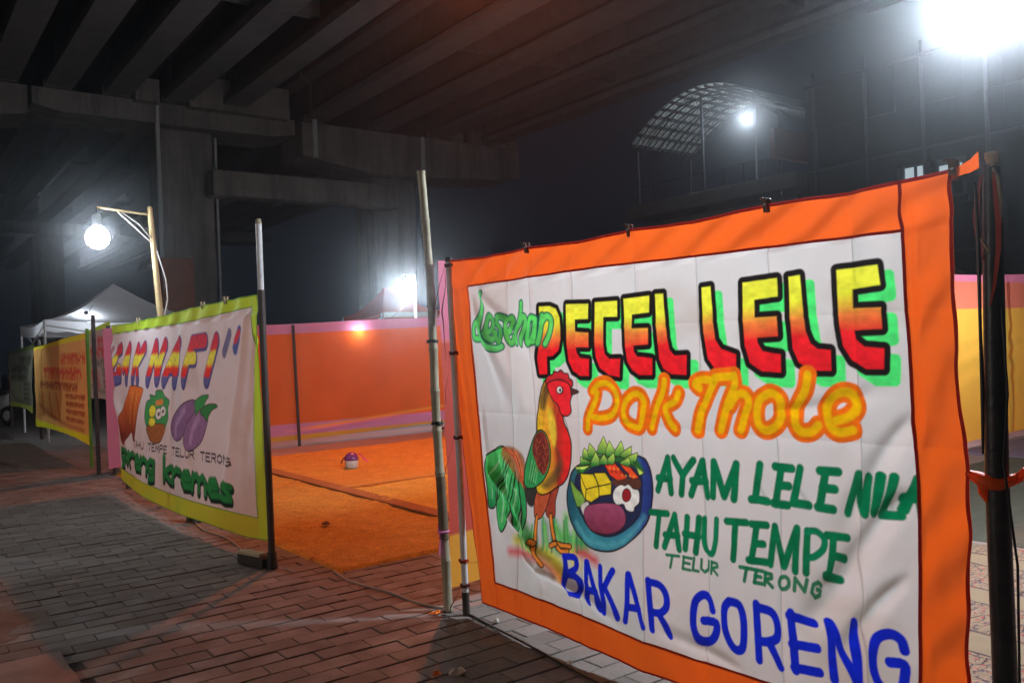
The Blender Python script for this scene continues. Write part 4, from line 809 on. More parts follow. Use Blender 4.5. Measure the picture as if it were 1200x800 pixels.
('f',[1303,1059,1269,1011,1261,979,1331,985,1329,1015],4,(34,26,26),3,1,0),
('f',[1303,1059,1269,1011,1261,979,1331,985,1329,1015],0,('z',985,(50,120,52),1059,(176,206,90)),3,1,0),
('f',[1340,1042,1319,1002,1320,976,1388,975,1377,1002],4,(34,26,26),3,1,0),
('f',[1340,1042,1319,1002,1320,976,1388,975,1377,1002],0,('z',979,(50,120,52),1042,(176,206,90)),3,1,0),
('f',[1423,1048,1382,1007,1368,980,1440,979,1441,1007],4,(34,26,26),3,1,0),
('f',[1423,1048,1382,1007,1368,980,1440,979,1441,1007],0,('z',983,(50,120,52),1048,(176,206,90)),3,1,0),
('f',[1488,1029,1433,1001,1409,984,1469,964,1485,991],4,(34,26,26),3,1,0),
('f',[1488,1029,1433,1001,1409,984,1469,964,1485,991],0,('z',977,(50,120,52),1029,(176,206,90)),3,1,0),
('f',[1526,1004,1466,984,1439,972,1498,949,1517,971],4,(34,26,26),3,1,0),
('f',[1526,1004,1466,984,1439,972,1498,949,1517,971],0,('z',963,(50,120,52),1004,(176,206,90)),3,1,0),
('f',[1565,923,1518,946,1499,963,1535,910,1555,916],4,(34,26,26),3,1,0),
('f',[1565,923,1518,946,1499,963,1535,910,1555,916],0,('z',939,(50,120,52),923,(176,206,90)),3,1,0),
('f',[1250,986,1219,943,1213,915,1280,929,1277,952],4,(34,26,26),3,1,0),
('f',[1250,986,1219,943,1213,915,1280,929,1277,952],0,('z',925,(50,120,52),986,(176,206,90)),3,1,0),
('f',[1368,991,1326,959,1312,939,1365,940,1375,961],4,(34,26,26),3,1,0),
('f',[1368,991,1326,959,1312,939,1365,940,1375,961],0,('z',943,(50,120,52),991,(176,206,90)),3,1,0),
('f',[1470,978,1424,959,1407,948,1468,939,1477,955],4,(34,26,26),3,1,0),
('f',[1470,978,1424,959,1407,948,1468,939,1477,955],0,('z',946,(50,120,52),978,(176,206,90)),3,1,0),
('f',[1304,979,1278,950,1274,932,1325,937,1325,954],4,(34,26,26),3,1,0),
('f',[1304,979,1278,950,1274,932,1325,937,1325,954],0,('z',937,(50,120,52),979,(176,206,90)),3,1,0),
('s',[1646,857,1707,998,1723,855],33,(4,100,62),5,1,0),
('s',[1649,908,1719,913],33,(4,100,62),5,1,0),
('s',[1742,1001,1790,934,1852,1001],33,(4,100,62),5,1,0),
('s',[1790,934,1781,857],33,(4,100,62),5,1,0),
('s',[1835,860,1897,1000,1917,862],33,(4,100,62),5,1,0),
('s',[1842,917,1912,922],33,(4,100,62),5,1,0),
('s',[1947,866,1958,1004,2004,873,2068,1005,2050,868],33,(4,100,62),5,1,0),
('s',[2172,1011,2148,879,2202,877],33,(4,100,62),5,1,0),
('s',[2130,876,2149,878],33,(4,100,62),5,1,0),
('s',[1604,758,1699,764],30,(4,100,62),5,1,0),
('s',[1653,758,1631,618],30,(4,100,62),5,1,0),
('s',[1679,622,1741,764,1758,623],30,(4,100,62),5,1,0),
('s',[1686,674,1753,680],30,(4,100,62),5,1,0),
('s',[1810,764,1791,632],30,(4,100,62),5,1,0),
('s',[1870,769,1843,625],30,(4,100,62),5,1,0),
('s',[1790,693,1862,693],30,(4,100,62),5,1,0),
('s',[2013,777,2103,784],30,(4,100,62),5,1,0),
('s',[2053,777,2035,632],30,(4,100,62),5,1,0),
('s',[2127,782,2195,787],30,(4,100,62),5,1,0),
('s',[2151,780,2123,642],30,(4,100,62),5,1,0),
('s',[2141,710,2179,714],30,(4,100,62),5,1,0),
('s',[2109,642,2192,649],30,(4,100,62),5,1,0),
('s',[2241,1011,2312,1010],33,(4,100,62),5,1,0),
('s',[2268,1006,2240,873],33,(4,100,62),5,1,0),
('s',[2255,944,2296,944],33,(4,100,62),5,1,0),
('s',[2229,874,2289,874],33,(4,100,62),5,1,0),
('s',[2349,1014,2314,885,2383,886],33,(4,100,62),5,1,0),
('s',[2431,1014,2502,1017],33,(4,100,62),5,1,0),
('s',[2454,1012,2428,886],33,(4,100,62),5,1,0),
('s',[2441,955,2487,955],33,(4,100,62),5,1,0),
('s',[2420,885,2480,884],33,(4,100,62),5,1,0),
('s',[2544,884,2578,1014,2604,887,2626,1013],33,(4,100,62),5,1,0),
('s',[2666,1020,2640,897],33,(4,100,62),5,1,0),
('s',[2705,1018,2675,899,2727,897],33,(4,100,62),5,1,0),
('s',[2739,918,2782,1018,2794,902],33,(4,100,62),5,1,0),
('s',[2741,957,2790,959],33,(4,100,62),5,1,0),
('s',[2210,645,2233,788,2273,650,2328,795,2320,641],30,(4,100,62),5,1,0),
('s',[2372,792,2365,644],30,(4,100,62),5,1,0),
('s',[2456,792,2537,797],30,(4,100,62),5,1,0),
('s',[2482,792,2463,654],30,(4,100,62),5,1,0),
('s',[2476,724,2534,727],30,(4,100,62),5,1,0),
('s',[2448,651,2522,656],30,(4,100,62),5,1,0),
('s',[1897,770,1887,690,1898,644,1928,634,1950,688,1962,776],26,(6,108,70),5,1,1),
('s',[2370,791,2411,798,2444,776,2435,737,2395,704,2376,703],26,(6,108,70),5,1,1),
('s',[1677,928,1723,855],15,(4,84,52),14,0.25,0),
('s',[1684,910,1719,913],15,(4,84,52),14,0.25,0),
('s',[1766,967,1852,1001],15,(4,84,52),14,0.25,0),
('s',[1786,896,1781,857],15,(4,84,52),14,0.25,0),
('s',[1866,930,1917,862],15,(4,84,52),14,0.25,0),
('s',[1877,920,1912,922],15,(4,84,52),14,0.25,0),
('s',[1953,935,2050,868],15,(4,84,52),14,0.25,0),
('s',[2160,945,2202,877],15,(4,84,52),14,0.25,0),
('s',[2139,877,2149,878],15,(4,84,52),14,0.25,0),
('s',[1652,761,1699,764],15,(4,84,52),14,0.25,0),
('s',[1642,688,1631,618],15,(4,84,52),14,0.25,0),
('s',[1710,693,1758,623],15,(4,84,52),14,0.25,0),
('s',[1719,677,1753,680],15,(4,84,52),14,0.25,0),
('s',[1800,698,1791,632],15,(4,84,52),14,0.25,0),
('s',[1856,697,1843,625],15,(4,84,52),14,0.25,0),
('s',[1826,693,1862,693],15,(4,84,52),14,0.25,0),
('s',[2059,781,2103,784],15,(4,84,52),14,0.25,0),
('s',[2044,705,2035,632],15,(4,84,52),14,0.25,0),
('s',[2162,784,2195,787],15,(4,84,52),14,0.25,0),
('s',[2137,711,2123,642],15,(4,84,52),14,0.25,0),
('s',[2160,712,2179,714],15,(4,84,52),14,0.25,0),
('s',[2151,646,2192,649],15,(4,84,52),14,0.25,0),
('s',[2277,1011,2312,1010],15,(4,84,52),14,0.25,0),
('s',[2254,940,2240,873],15,(4,84,52),14,0.25,0),
('s',[2276,944,2296,944],15,(4,84,52),14,0.25,0),
('s',[2259,874,2289,874],15,(4,84,52),14,0.25,0),
('s',[2332,950,2383,886],15,(4,84,52),14,0.25,0),
('s',[2467,1015,2502,1017],15,(4,84,52),14,0.25,0),
('s',[2441,949,2428,886],15,(4,84,52),14,0.25,0),
('s',[2464,955,2487,955],15,(4,84,52),14,0.25,0),
('s',[2451,884,2480,884],15,(4,84,52),14,0.25,0),
('s',[2561,949,2626,1013],15,(4,84,52),14,0.25,0),
('s',[2653,959,2640,897],15,(4,84,52),14,0.25,0),
('s',[2690,958,2727,897],15,(4,84,52),14,0.25,0),
('s',[2761,968,2794,902],15,(4,84,52),14,0.25,0),
('s',[2766,958,2790,959],15,(4,84,52),14,0.25,0),
('s',[2221,717,2320,641],15,(4,84,52),14,0.25,0),
('s',[2368,718,2365,644],15,(4,84,52),14,0.25,0),
('s',[2497,795,2537,797],15,(4,84,52),14,0.25,0),
('s',[2473,723,2463,654],15,(4,84,52),14,0.25,0),
('s',[2505,726,2534,727],15,(4,84,52),14,0.25,0),
('s',[2485,654,2522,656],15,(4,84,52),14,0.25,0),
('s',[1688,590,1756,595],13,(4,100,62),4,0.97,0),
('s',[1720,590,1707,540],13,(4,100,62),4,0.97,0),
('s',[1779,597,1820,597],13,(4,100,62),4,0.97,0),
('s',[1782,596,1773,547],13,(4,100,62),4,0.97,0),
('s',[1778,573,1810,573],13,(4,100,62),4,0.97,0),
('s',[1773,547,1813,547],13,(4,100,62),4,0.97,0),
('s',[1834,602,1826,550,1853,550],13,(4,100,62),4,0.97,0),
('s',[1871,601,1867,563,1884,552,1902,566,1907,601],13,(4,100,62),4,0.97,0),
('s',[1924,602,1917,553],13,(4,100,62),4,0.97,0),
('s',[1924,600,1951,599,1954,587,1924,575,1951,554],13,(4,100,62),4,0.97,0),
('s',[2067,608,2130,611],16,(4,100,62),4,0.97,0),
('s',[2099,609,2086,558],16,(4,100,62),4,0.97,0),
('s',[2139,610,2174,612],16,(4,100,62),4,0.97,0),
('s',[2144,611,2134,562],16,(4,100,62),4,0.97,0),
('s',[2138,587,2164,588],16,(4,100,62),4,0.97,0),
('s',[2134,562,2169,564],16,(4,100,62),4,0.97,0),
('s',[2187,610,2181,563],16,(4,100,62),4,0.97,0),
('s',[2186,608,2214,608,2215,595,2187,583,2218,562],16,(4,100,62),4,0.97,0),
('s',[2293,594,2292,586,2289,579,2284,574,2278,569,2271,567,2265,566,2259,569,2255,573,2252,578,2251,585,2253,593,2256,600,2261,606,2267,610,2273,612,2280,612,2285,610,2290,606,2292,600,2293,594],16,(4,100,62),4,0.95,1),
('s',[2315,571,2320,616,2358,576,2369,619],16,(4,100,62),4,0.95,0),
('s',[2437,616,2418,621,2396,607,2390,580,2411,569,2434,583,2436,599,2417,597],16,(4,100,62),4,0.95,0),
('s',[1008,463,1056,297],33,(14,34,170),4,1,0),
('s',[1008,461,1080,471,1099,447,1089,417,1037,388],33,(14,34,170),4,1,1),
('s',[1037,385,1100,380,1138,341,1129,306,1060,300],33,(14,34,170),4,1,1),
('s',[1172,464,1165,368,1204,285],33,(14,34,170),4,1,0),
('s',[1179,465,1227,359,1280,273],33,(14,34,170),4,1,0),
('s',[1179,339,1241,341],33,(14,34,170),4,1,0),
('s',[1278,463,1276,376,1307,265],33,(14,34,170),4,1,0),
('s',[1364,463,1289,358],33,(14,34,170),4,1,0),
('s',[1303,378,1389,258],33,(14,34,170),4,1,0),
('s',[1459,463,1437,256],33,(14,34,170),4,1,0),
('s',[1465,464,1551,258],33,(14,34,170),4,1,0),
('s',[1446,318,1524,328],33,(14,34,170),4,1,0),
('s',[1584,463,1604,258],33,(14,34,170),4,1,0),
('s',[1589,458,1649,455,1682,421,1682,370,1647,337,1597,333],33,(14,34,170),4,1,1),
('s',[1637,335,1709,257],33,(14,34,170),4,1,0),
('s',[1921,408,1903,448,1870,458,1831,418,1824,327,1853,282,1905,281,1937,314,1941,361,1876,356],35,(14,34,170),4,1,1),
('s',[2011,464,2059,459,2079,403,2074,310,2048,282,2015,295,1986,350,1986,429,2011,464],35,(14,34,170),4,1,1),
('s',[2141,482,2149,275],35,(14,34,170),4,1,0),
('s',[2143,470,2208,469,2236,433,2234,381,2193,354,2146,346],35,(14,34,170),4,1,1),
('s',[2198,349,2246,275],35,(14,34,170),4,1,0),
('s',[2299,486,2309,280],35,(14,34,170),4,1,0),
('s',[2292,475,2401,476],35,(14,34,170),4,1,0),
('s',[2299,372,2401,384],35,(14,34,170),4,1,0),
('s',[2304,288,2409,301],35,(14,34,170),4,1,0),
('s',[2457,492,2465,293],35,(14,34,170),4,1,0),
('s',[2461,490,2550,301],35,(14,34,170),4,1,0),
('s',[2557,513,2552,291],35,(14,34,170),4,1,0),
('s',[2725,462,2713,494,2676,503,2630,477,2611,422,2613,362,2634,322,2675,308,2709,331,2721,373,2721,415,2672,409],35,(14,34,170),4,1,1)]
GAK_OPS = [
('s',[713,1618,508,1587,355,1454,311,1318,460,1273,614,1297,639,1375,527,1380],160,(64,64,120),14,1,0),
('s',[1143,1615,810,1397],160,(64,64,120),14,1,0),
('s',[1143,1615,1061,1450,949,1272],160,(64,64,120),14,1,0),
('s',[870,1429,1055,1419],160,(64,64,120),14,1,0),
('s',[1565,1602,1392,1449,1287,1282],160,(64,64,120),14,1,0),
('s',[1847,1606,1500,1448,1548,1284],160,(64,64,120),14,1,0),
('s',[2245,1616,2097,1445,1950,1278],160,(64,64,120),14,1,0),
('s',[2245,1616,2255,1291],160,(64,64,120),14,1,0),
('s',[2534,1621,2392,1492,2279,1310],160,(64,64,120),14,1,0),
('s',[2993,1619,2744,1461,2480,1279],160,(64,64,120),14,1,0),
('s',[2993,1619,2929,1441,2829,1274],160,(64,64,120),14,1,0),
('s',[2658,1406,2922,1397],160,(64,64,120),14,1,0),
('s',[3370,1614,3224,1440,3139,1286],160,(64,64,120),14,1,0),
('s',[3370,1614,3553,1618,3713,1623],160,(64,64,120),14,1,0),
('s',[3265,1482,3428,1481],160,(64,64,120),14,1,0),
('s',[3986,1620,3858,1452,3746,1305],160,(64,64,120),14,1,0),
('s',[703,1628,498,1597,345,1464,301,1328,450,1283,604,1307,629,1385,517,1390],118,('z',1272,(86,90,140),1312.9,(86,90,140),1337.44,(200,44,40),1402.88,(216,60,44),1443.78,(220,228,66),1525.58,(222,232,70),1558.3,(190,50,56),1681,(170,44,66)),14,1,0),
('s',[1133,1625,800,1407],118,('z',1272,(86,90,140),1312.9,(86,90,140),1337.44,(200,44,40),1402.88,(216,60,44),1443.78,(220,228,66),1525.58,(222,232,70),1558.3,(190,50,56),1681,(170,44,66)),14,1,0),
('s',[1133,1625,1051,1461,939,1282],118,('z',1272,(86,90,140),1312.9,(86,90,140),1337.44,(200,44,40),1402.88,(216,60,44),1443.78,(220,228,66),1525.58,(222,232,70),1558.3,(190,50,56),1681,(170,44,66)),14,1,0),
('s',[860,1440,1045,1429],118,('z',1272,(86,90,140),1312.9,(86,90,140),1337.44,(200,44,40),1402.88,(216,60,44),1443.78,(220,228,66),1525.58,(222,232,70),1558.3,(190,50,56),1681,(170,44,66)),14,1,0),
('s',[1555,1612,1382,1459,1277,1292],118,('z',1272,(86,90,140),1312.9,(86,90,140),1337.44,(200,44,40),1402.88,(216,60,44),1443.78,(220,228,66),1525.58,(222,232,70),1558.3,(190,50,56),1681,(170,44,66)),14,1,0),
('s',[1837,1616,1490,1458,1538,1294],118,('z',1272,(86,90,140),1312.9,(86,90,140),1337.44,(200,44,40),1402.88,(216,60,44),1443.78,(220,228,66),1525.58,(222,232,70),1558.3,(190,50,56),1681,(170,44,66)),14,1,0),
('s',[2235,1626,2087,1456,1940,1288],118,('z',1272,(86,90,140),1312.9,(86,90,140),1337.44,(200,44,40),1402.88,(216,60,44),1443.78,(220,228,66),1525.58,(222,232,70),1558.3,(190,50,56),1681,(170,44,66)),14,1,0),
('s',[2235,1626,2245,1301],118,('z',1272,(86,90,140),1312.9,(86,90,140),1337.44,(200,44,40),1402.88,(216,60,44),1443.78,(220,228,66),1525.58,(222,232,70),1558.3,(190,50,56),1681,(170,44,66)),14,1,0),
('s',[2524,1631,2382,1502,2269,1320],118,('z',1272,(86,90,140),1312.9,(86,90,140),1337.44,(200,44,40),1402.88,(216,60,44),1443.78,(220,228,66),1525.58,(222,232,70),1558.3,(190,50,56),1681,(170,44,66)),14,1,0),
('s',[2983,1629,2734,1471,2470,1289],118,('z',1272,(86,90,140),1312.9,(86,90,140),1337.44,(200,44,40),1402.88,(216,60,44),1443.78,(220,228,66),1525.58,(222,232,70),1558.3,(190,50,56),1681,(170,44,66)),14,1,0),
('s',[2983,1629,2919,1451,2819,1284],118,('z',1272,(86,90,140),1312.9,(86,90,140),1337.44,(200,44,40),1402.88,(216,60,44),1443.78,(220,228,66),1525.58,(222,232,70),1558.3,(190,50,56),1681,(170,44,66)),14,1,0),
('s',[2648,1416,2912,1407],118,('z',1272,(86,90,140),1312.9,(86,90,140),1337.44,(200,44,40),1402.88,(216,60,44),1443.78,(220,228,66),1525.58,(222,232,70),1558.3,(190,50,56),1681,(170,44,66)),14,1,0),
('s',[3360,1624,3214,1450,3129,1296],118,('z',1272,(86,90,140),1312.9,(86,90,140),1337.44,(200,44,40),1402.88,(216,60,44),1443.78,(220,228,66),1525.58,(222,232,70),1558.3,(190,50,56),1681,(170,44,66)),14,1,0),
('s',[3360,1624,3543,1629,3703,1633],118,('z',1272,(86,90,140),1312.9,(86,90,140),1337.44,(200,44,40),1402.88,(216,60,44),1443.78,(220,228,66),1525.58,(222,232,70),1558.3,(190,50,56),1681,(170,44,66)),14,1,0),
('s',[3255,1492,3418,1491],118,('z',1272,(86,90,140),1312.9,(86,90,140),1337.44,(200,44,40),1402.88,(216,60,44),1443.78,(220,228,66),1525.58,(222,232,70),1558.3,(190,50,56),1681,(170,44,66)),14,1,0),
('s',[3976,1630,3848,1462,3736,1315],118,('z',1272,(86,90,140),1312.9,(86,90,140),1337.44,(200,44,40),1402.88,(216,60,44),1443.78,(220,228,66),1525.58,(222,232,70),1558.3,(190,50,56),1681,(170,44,66)),14,1,0),
('s',[4293,1668,4163,1524],95,(96,96,130),14,1.0,0),
('s',[4507,1676,4407,1550],100,(60,80,140),14,1.0,0),
('s',[4493,1669,4420,1611],60,(180,50,60),14,1.0,0),
('s',[300,1635,223,1545],60,(160,110,120),14,1.0,0),
('f',[1226,1213,1752,1199,1765,1145,1582,975,1413,716,1289,638,1154,729,831,563,692,628,641,790,770,974,1037,1129],10,(70,50,50),8,1,1),
('f',[1226,1213,1752,1199,1765,1145,1582,975,1413,716,1289,638,1154,729,831,563,692,628,641,790,770,974,1037,1129],0,('z',666,(110,44,34),1188,(214,110,50)),10,1,1),
('s',[1333,1164,1192,989,1108,813],30,(236,160,60),40,0.7,1),
('s',[1551,1140,1420,997,1362,826],30,(236,160,60),40,0.7,1),
('f',[1898,987,1950,1069,2073,1094,2040,1138,2215,1129,2240,1177,2429,1186,2514,1137,2670,1096,2625,1027,2632,940,2529,834,2364,696,2058,697,1973,803,1885,893],10,(70,50,50),8,1,1),
('f',[1898,987,1950,1069,2073,1094,2040,1138,2215,1129,2240,1177,2429,1186,2514,1137,2670,1096,2625,1027,2632,940,2529,834,2364,696,2058,697,1973,803,1885,893],0,(60,140,80),10,1,1),
('f',[1957,829,2533,865,2365,702,2077,693],6,(70,50,50),8,1,1),
('f',[1957,829,2533,865,2365,702,2077,693],0,(140,90,50),10,1,1),
('f',[2234,987,2226,969,2210,952,2187,939,2159,929,2129,925,2099,926,2072,933,2052,946,2040,961,2038,979,2045,997,2061,1014,2085,1028,2114,1037,2144,1041,2174,1039,2200,1032,2220,1020,2231,1004],6,(70,50,50),8,1,1),
('f',[2234,987,2226,969,2210,952,2187,939,2159,929,2129,925,2099,926,2072,933,2052,946,2040,961,2038,979,2045,997,2061,1014,2085,1028,2114,1037,2144,1041,2174,1039,2200,1032,2220,1020,2231,1004],0,(214,206,60),10,1,1),
('f',[2219,882,2213,869,2197,856,2175,846,2147,839,2116,835,2086,835,2059,840,2038,848,2026,859,2023,872,2030,886,2045,898,2069,909,2097,916,2128,920,2158,919,2184,914,2204,906,2216,895],6,(70,50,50),8,1,1),
('f',[2219,882,2213,869,2197,856,2175,846,2147,839,2116,835,2086,835,2059,840,2038,848,2026,859,2023,872,2030,886,2045,898,2069,909,2097,916,2128,920,2158,919,2184,914,2204,906,2216,895],0,(210,200,60),10,1,1),
('f',[2428,969,2421,953,2406,938,2384,926,2357,917,2328,913,2299,914,2273,921,2254,931,2242,945,2240,961,2246,977,2262,992,2285,1005,2312,1013,2342,1017,2370,1015,2395,1009,2414,998,2426,985],6,(70,50,50),8,1,1),
('f',[2428,969,2421,953,2406,938,2384,926,2357,917,2328,913,2299,914,2273,921,2254,931,2242,945,2240,961,2246,977,2262,992,2285,1005,2312,1013,2342,1017,2370,1015,2395,1009,2414,998,2426,985],0,(236,226,226),10,1,1),
('f',[2550,999,2545,985,2531,972,2512,961,2488,953,2462,950,2437,951,2415,957,2397,966,2387,979,2385,993,2391,1007,2405,1021,2425,1031,2449,1039,2475,1042,2500,1041,2522,1035,2538,1025,2548,1013],6,(70,50,50),8,1,1),
('f',[2550,999,2545,985,2531,972,2512,961,2488,953,2462,950,2437,951,2415,957,2397,966,2387,979,2385,993,2391,1007,2405,1021,2425,1031,2449,1039,2475,1042,2500,1041,2522,1035,2538,1025,2548,1013],0,(236,226,226),10,1,1),
('f',[2372,964,2369,958,2363,952,2354,947,2343,943,2332,942,2320,942,2310,945,2302,949,2297,954,2296,961,2299,967,2305,973,2314,978,2325,982,2337,983,2349,983,2359,980,2366,976,2371,970],0,(90,90,90),10,1,1),
('f',[2505,995,2502,988,2496,983,2487,978,2477,974,2465,973,2454,973,2444,976,2437,980,2432,986,2431,992,2434,998,2440,1004,2449,1009,2459,1012,2471,1014,2482,1013,2492,1011,2499,1007,2504,1001],0,(90,90,90),10,1,1),
('s',[2254,1065,2443,1084],50,(216,120,60),20,0.9,0),
('f',[3406,1125,3046,1066,2779,934,2739,821,2883,751,3067,780,3243,920,3510,1059],10,(70,50,50),8,1,1),
('f',[3406,1125,3046,1066,2779,934,2739,821,2883,751,3067,780,3243,920,3510,1059],0,(118,92,130),10,1,1),
('f',[3546,1049,3391,997,3182,870,3127,748,3215,688,3354,694,3586,779,3707,899,3755,1013],10,(70,50,50),8,1,1),
('f',[3546,1049,3391,997,3182,870,3127,748,3215,688,3354,694,3586,779,3707,899,3755,1013],0,(126,98,138),10,1,1),
('s',[3163,1035,2919,904,2890,805],50,(170,146,180),60,0.6,1),
('s',[3537,981,3374,857,3324,761],50,(176,150,186),60,0.6,1),
('f',[3442,1114,3632,1165,3788,1173,3712,1123,3653,1042,3583,1062,3466,1000,3458,1057],8,(70,50,50),8,1,1),
('f',[3442,1114,3632,1165,3788,1173,3712,1123,3653,1042,3583,1062,3466,1000,3458,1057],0,(56,140,76),10,1,1),
('f',[3579,1028,3729,1090,3903,1106,3982,1092,3864,1061,3790,1014,3736,963,3669,998],8,(70,50,50),8,1,1),
('f',[3579,1028,3729,1090,3903,1106,3982,1092,3864,1061,3790,1014,3736,963,3669,998],0,(50,120,66),10,1,1),
('s',[1326,646,1423,648],16,(50,36,46),6,1,0),
('s',[1374,647,1374,581],16,(50,36,46),6,1,0),
('s',[1458,582,1507,649,1556,584],16,(50,36,46),6,1,0),
('s',[1477,606,1536,607],16,(50,36,46),6,1,0),
('s',[1590,585,1590,651],16,(50,36,46),6,1,0),
('s',[1688,587,1688,653],16,(50,36,46),6,1,0),
('s',[1590,618,1688,620],16,(50,36,46),6,1,0),
('s',[1722,654,1722,604,1752,588,1791,589,1820,606,1820,656],16,(50,36,46),6,1,0),
('s',[1987,659,2085,661],16,(50,36,46),6,1,0),
('s',[2036,660,2036,594],16,(50,36,46),6,1,0),
('s',[2217,664,2119,662,2119,596,2217,598],16,(50,36,46),6,1,0),
('s',[2119,630,2197,632],16,(50,36,46),6,1,0),
('s',[2251,599,2251,665,2300,620,2349,667,2349,601],16,(50,36,46),6,1,0),
('s',[2383,602,2383,668,2462,669,2481,657,2462,636,2383,635],16,(50,36,46),6,1,0),
('s',[2614,672,2516,670,2516,604,2614,606],16,(50,36,46),6,1,0),
('s',[2516,639,2594,640],16,(50,36,46),6,1,0),
('s',[2780,676,2878,678],16,(50,36,46),6,1,0),
('s',[2829,677,2829,611],16,(50,36,46),6,1,0),
('s',[3010,681,2912,679,2912,613,3010,615],16,(50,36,46),6,1,0),
('s',[2912,647,2991,649],16,(50,36,46),6,1,0),
('s',[3044,682,3044,616,3142,618],16,(50,36,46),6,1,0),
('s',[3177,684,3177,635,3206,619,3245,620,3275,637,3275,686],16,(50,36,46),6,1,0),
('s',[3309,621,3309,687,3387,689,3407,676,3387,656,3309,654],16,(50,36,46),6,1,0),
('s',[3358,655,3407,623],16,(50,36,46),6,1,0),
('s',[3573,693,3671,695],16,(50,36,46),6,1,0),
('s',[3622,694,3622,628],16,(50,36,46),6,1,0),
('s',[3804,697,3706,695,3706,629,3804,631],16,(50,36,46),6,1,0),
('s',[3706,664,3784,665],16,(50,36,46),6,1,0),
('s',[3838,632,3838,698,3916,700,3936,687,3916,667,3838,665],16,(50,36,46),6,1,0),
('s',[3887,666,3936,634],16,(50,36,46),6,1,0),
('s',[4019,636,3970,655,3970,681,4019,702,4068,683,4068,657,4019,636],16,(50,36,46),6,1,0),
('s',[4102,638,4102,704,4200,640,4200,706],16,(50,36,46),6,1,0),
('s',[4333,699,4284,707,4235,690,4235,657,4284,641,4333,652,4333,676,4293,675],16,(50,36,46),6,1,0),
('s',[806,472,665,486,572,435,642,369,782,394,806,485,782,316,618,298],90,(16,36,28),12,1,0),
('s',[970,354,853,407,923,485,1040,484,1087,419,970,354],90,(16,36,28),12,1,0),
('s',[1134,483,1157,353],90,(16,36,28),12,1,0),
('s',[1157,431,1251,483,1368,469],90,(16,36,28),12,1,0),
('s',[1438,417,1625,429,1579,481,1461,468,1415,404,1485,351,1649,363],90,(16,36,28),12,1,0),
('s',[1696,480,1696,350],90,(16,36,28),12,1,0),
('s',[1696,428,1813,479,1930,453,1930,349],90,(16,36,28),12,1,0),
('s',[2211,464,2070,478,1977,427,2047,361,2187,386,2211,477,2187,308,2024,290],90,(16,36,28),12,1,0),
('s',[2539,553,2539,345],90,(16,36,28),12,1,0),
('s',[2773,474,2539,404,2773,344],90,(16,36,28),12,1,0),
('s',[2820,474,2843,344],90,(16,36,28),12,1,0),
('s',[2843,422,2937,473,3054,459],90,(16,36,28),12,1,0),
('s',[3124,407,3312,419,3265,471,3148,459,3101,394,3171,342,3335,354],90,(16,36,28),12,1,0),
('s',[3382,471,3382,341],90,(16,36,28),12,1,0),
('s',[3382,432,3477,470,3540,431,3540,340],90,(16,36,28),12,1,0),
('s',[3540,431,3635,469,3698,430,3698,339],90,(16,36,28),12,1,0),
('s',[3785,403,3972,415,3925,467,3808,455,3761,390,3832,338,3995,350],90,(16,36,28),12,1,0),
('s',[4276,453,4136,466,4066,434,4230,388,4253,349,4113,336,4042,350],90,(16,36,28),12,1,0),
('s',[796,494,655,508,562,457,632,391,772,416,796,507,772,338,608,320],60,(34,120,62),22,1,0),
('s',[960,376,843,429,913,507,1030,506,1077,441,960,376],60,(34,120,62),22,1,0),
('s',[1124,505,1147,375],60,(34,120,62),22,1,0),
('s',[1147,453,1241,505,1358,491],60,(34,120,62),22,1,0),
('s',[1428,439,1615,451,1569,503,1451,490,1405,426,1475,373,1639,385],60,(34,120,62),22,1,0),
('s',[1686,502,1686,372],60,(34,120,62),22,1,0),
('s',[1686,450,1803,501,1920,475,1920,371],60,(34,120,62),22,1,0),
('s',[2201,486,2060,500,1967,449,2037,383,2177,408,2201,499,2177,330,2014,312],60,(34,120,62),22,1,0),
('s',[2529,575,2529,367],60,(34,120,62),22,1,0),
('s',[2763,496,2529,426,2763,366],60,(34,120,62),22,1,0),
('s',[2810,496,2833,366],60,(34,120,62),22,1,0),
('s',[2833,444,2927,495,3044,481],60,(34,120,62),22,1,0),
('s',[3114,429,3302,441,3255,493,3138,481,3091,416,3161,364,3325,376],60,(34,120,62),22,1,0),
('s',[3372,493,3372,363],60,(34,120,62),22,1,0),
('s',[3372,454,3467,492,3530,453,3530,362],60,(34,120,62),22,1,0),
('s',[3530,453,3625,491,3688,452,3688,361],60,(34,120,62),22,1,0),
('s',[3775,425,3962,437,3915,489,3798,477,3751,412,3822,360,3985,372],60,(34,120,62),22,1,0),
('s',[4266,475,4126,488,4056,456,4220,410,4243,371,4103,358,4032,372],60,(34,120,62),22,1,0)]
bn = empty('painted_banner', (2.66, 2.7, .08), 'large white food stall banner with orange border and painted rooster', 'banner')
W3 = build_banner(bn, 2.66, 4.2, oL, oR, oB, oT, iL, iR, iB, iT, disp_big, BIG_OPS, .0032, .0032, [M['orange']]*4, M['hem'], (.72, .69, .665),
                  [(c*1000, .38, 2.4) for c in CRE], M['print'])
def onb(u, z, l=0):
    a = W3(np.array([[u]]), np.array([[z]]), l); return (float(a[0][0, 0]), float(a[1][0, 0]), z)
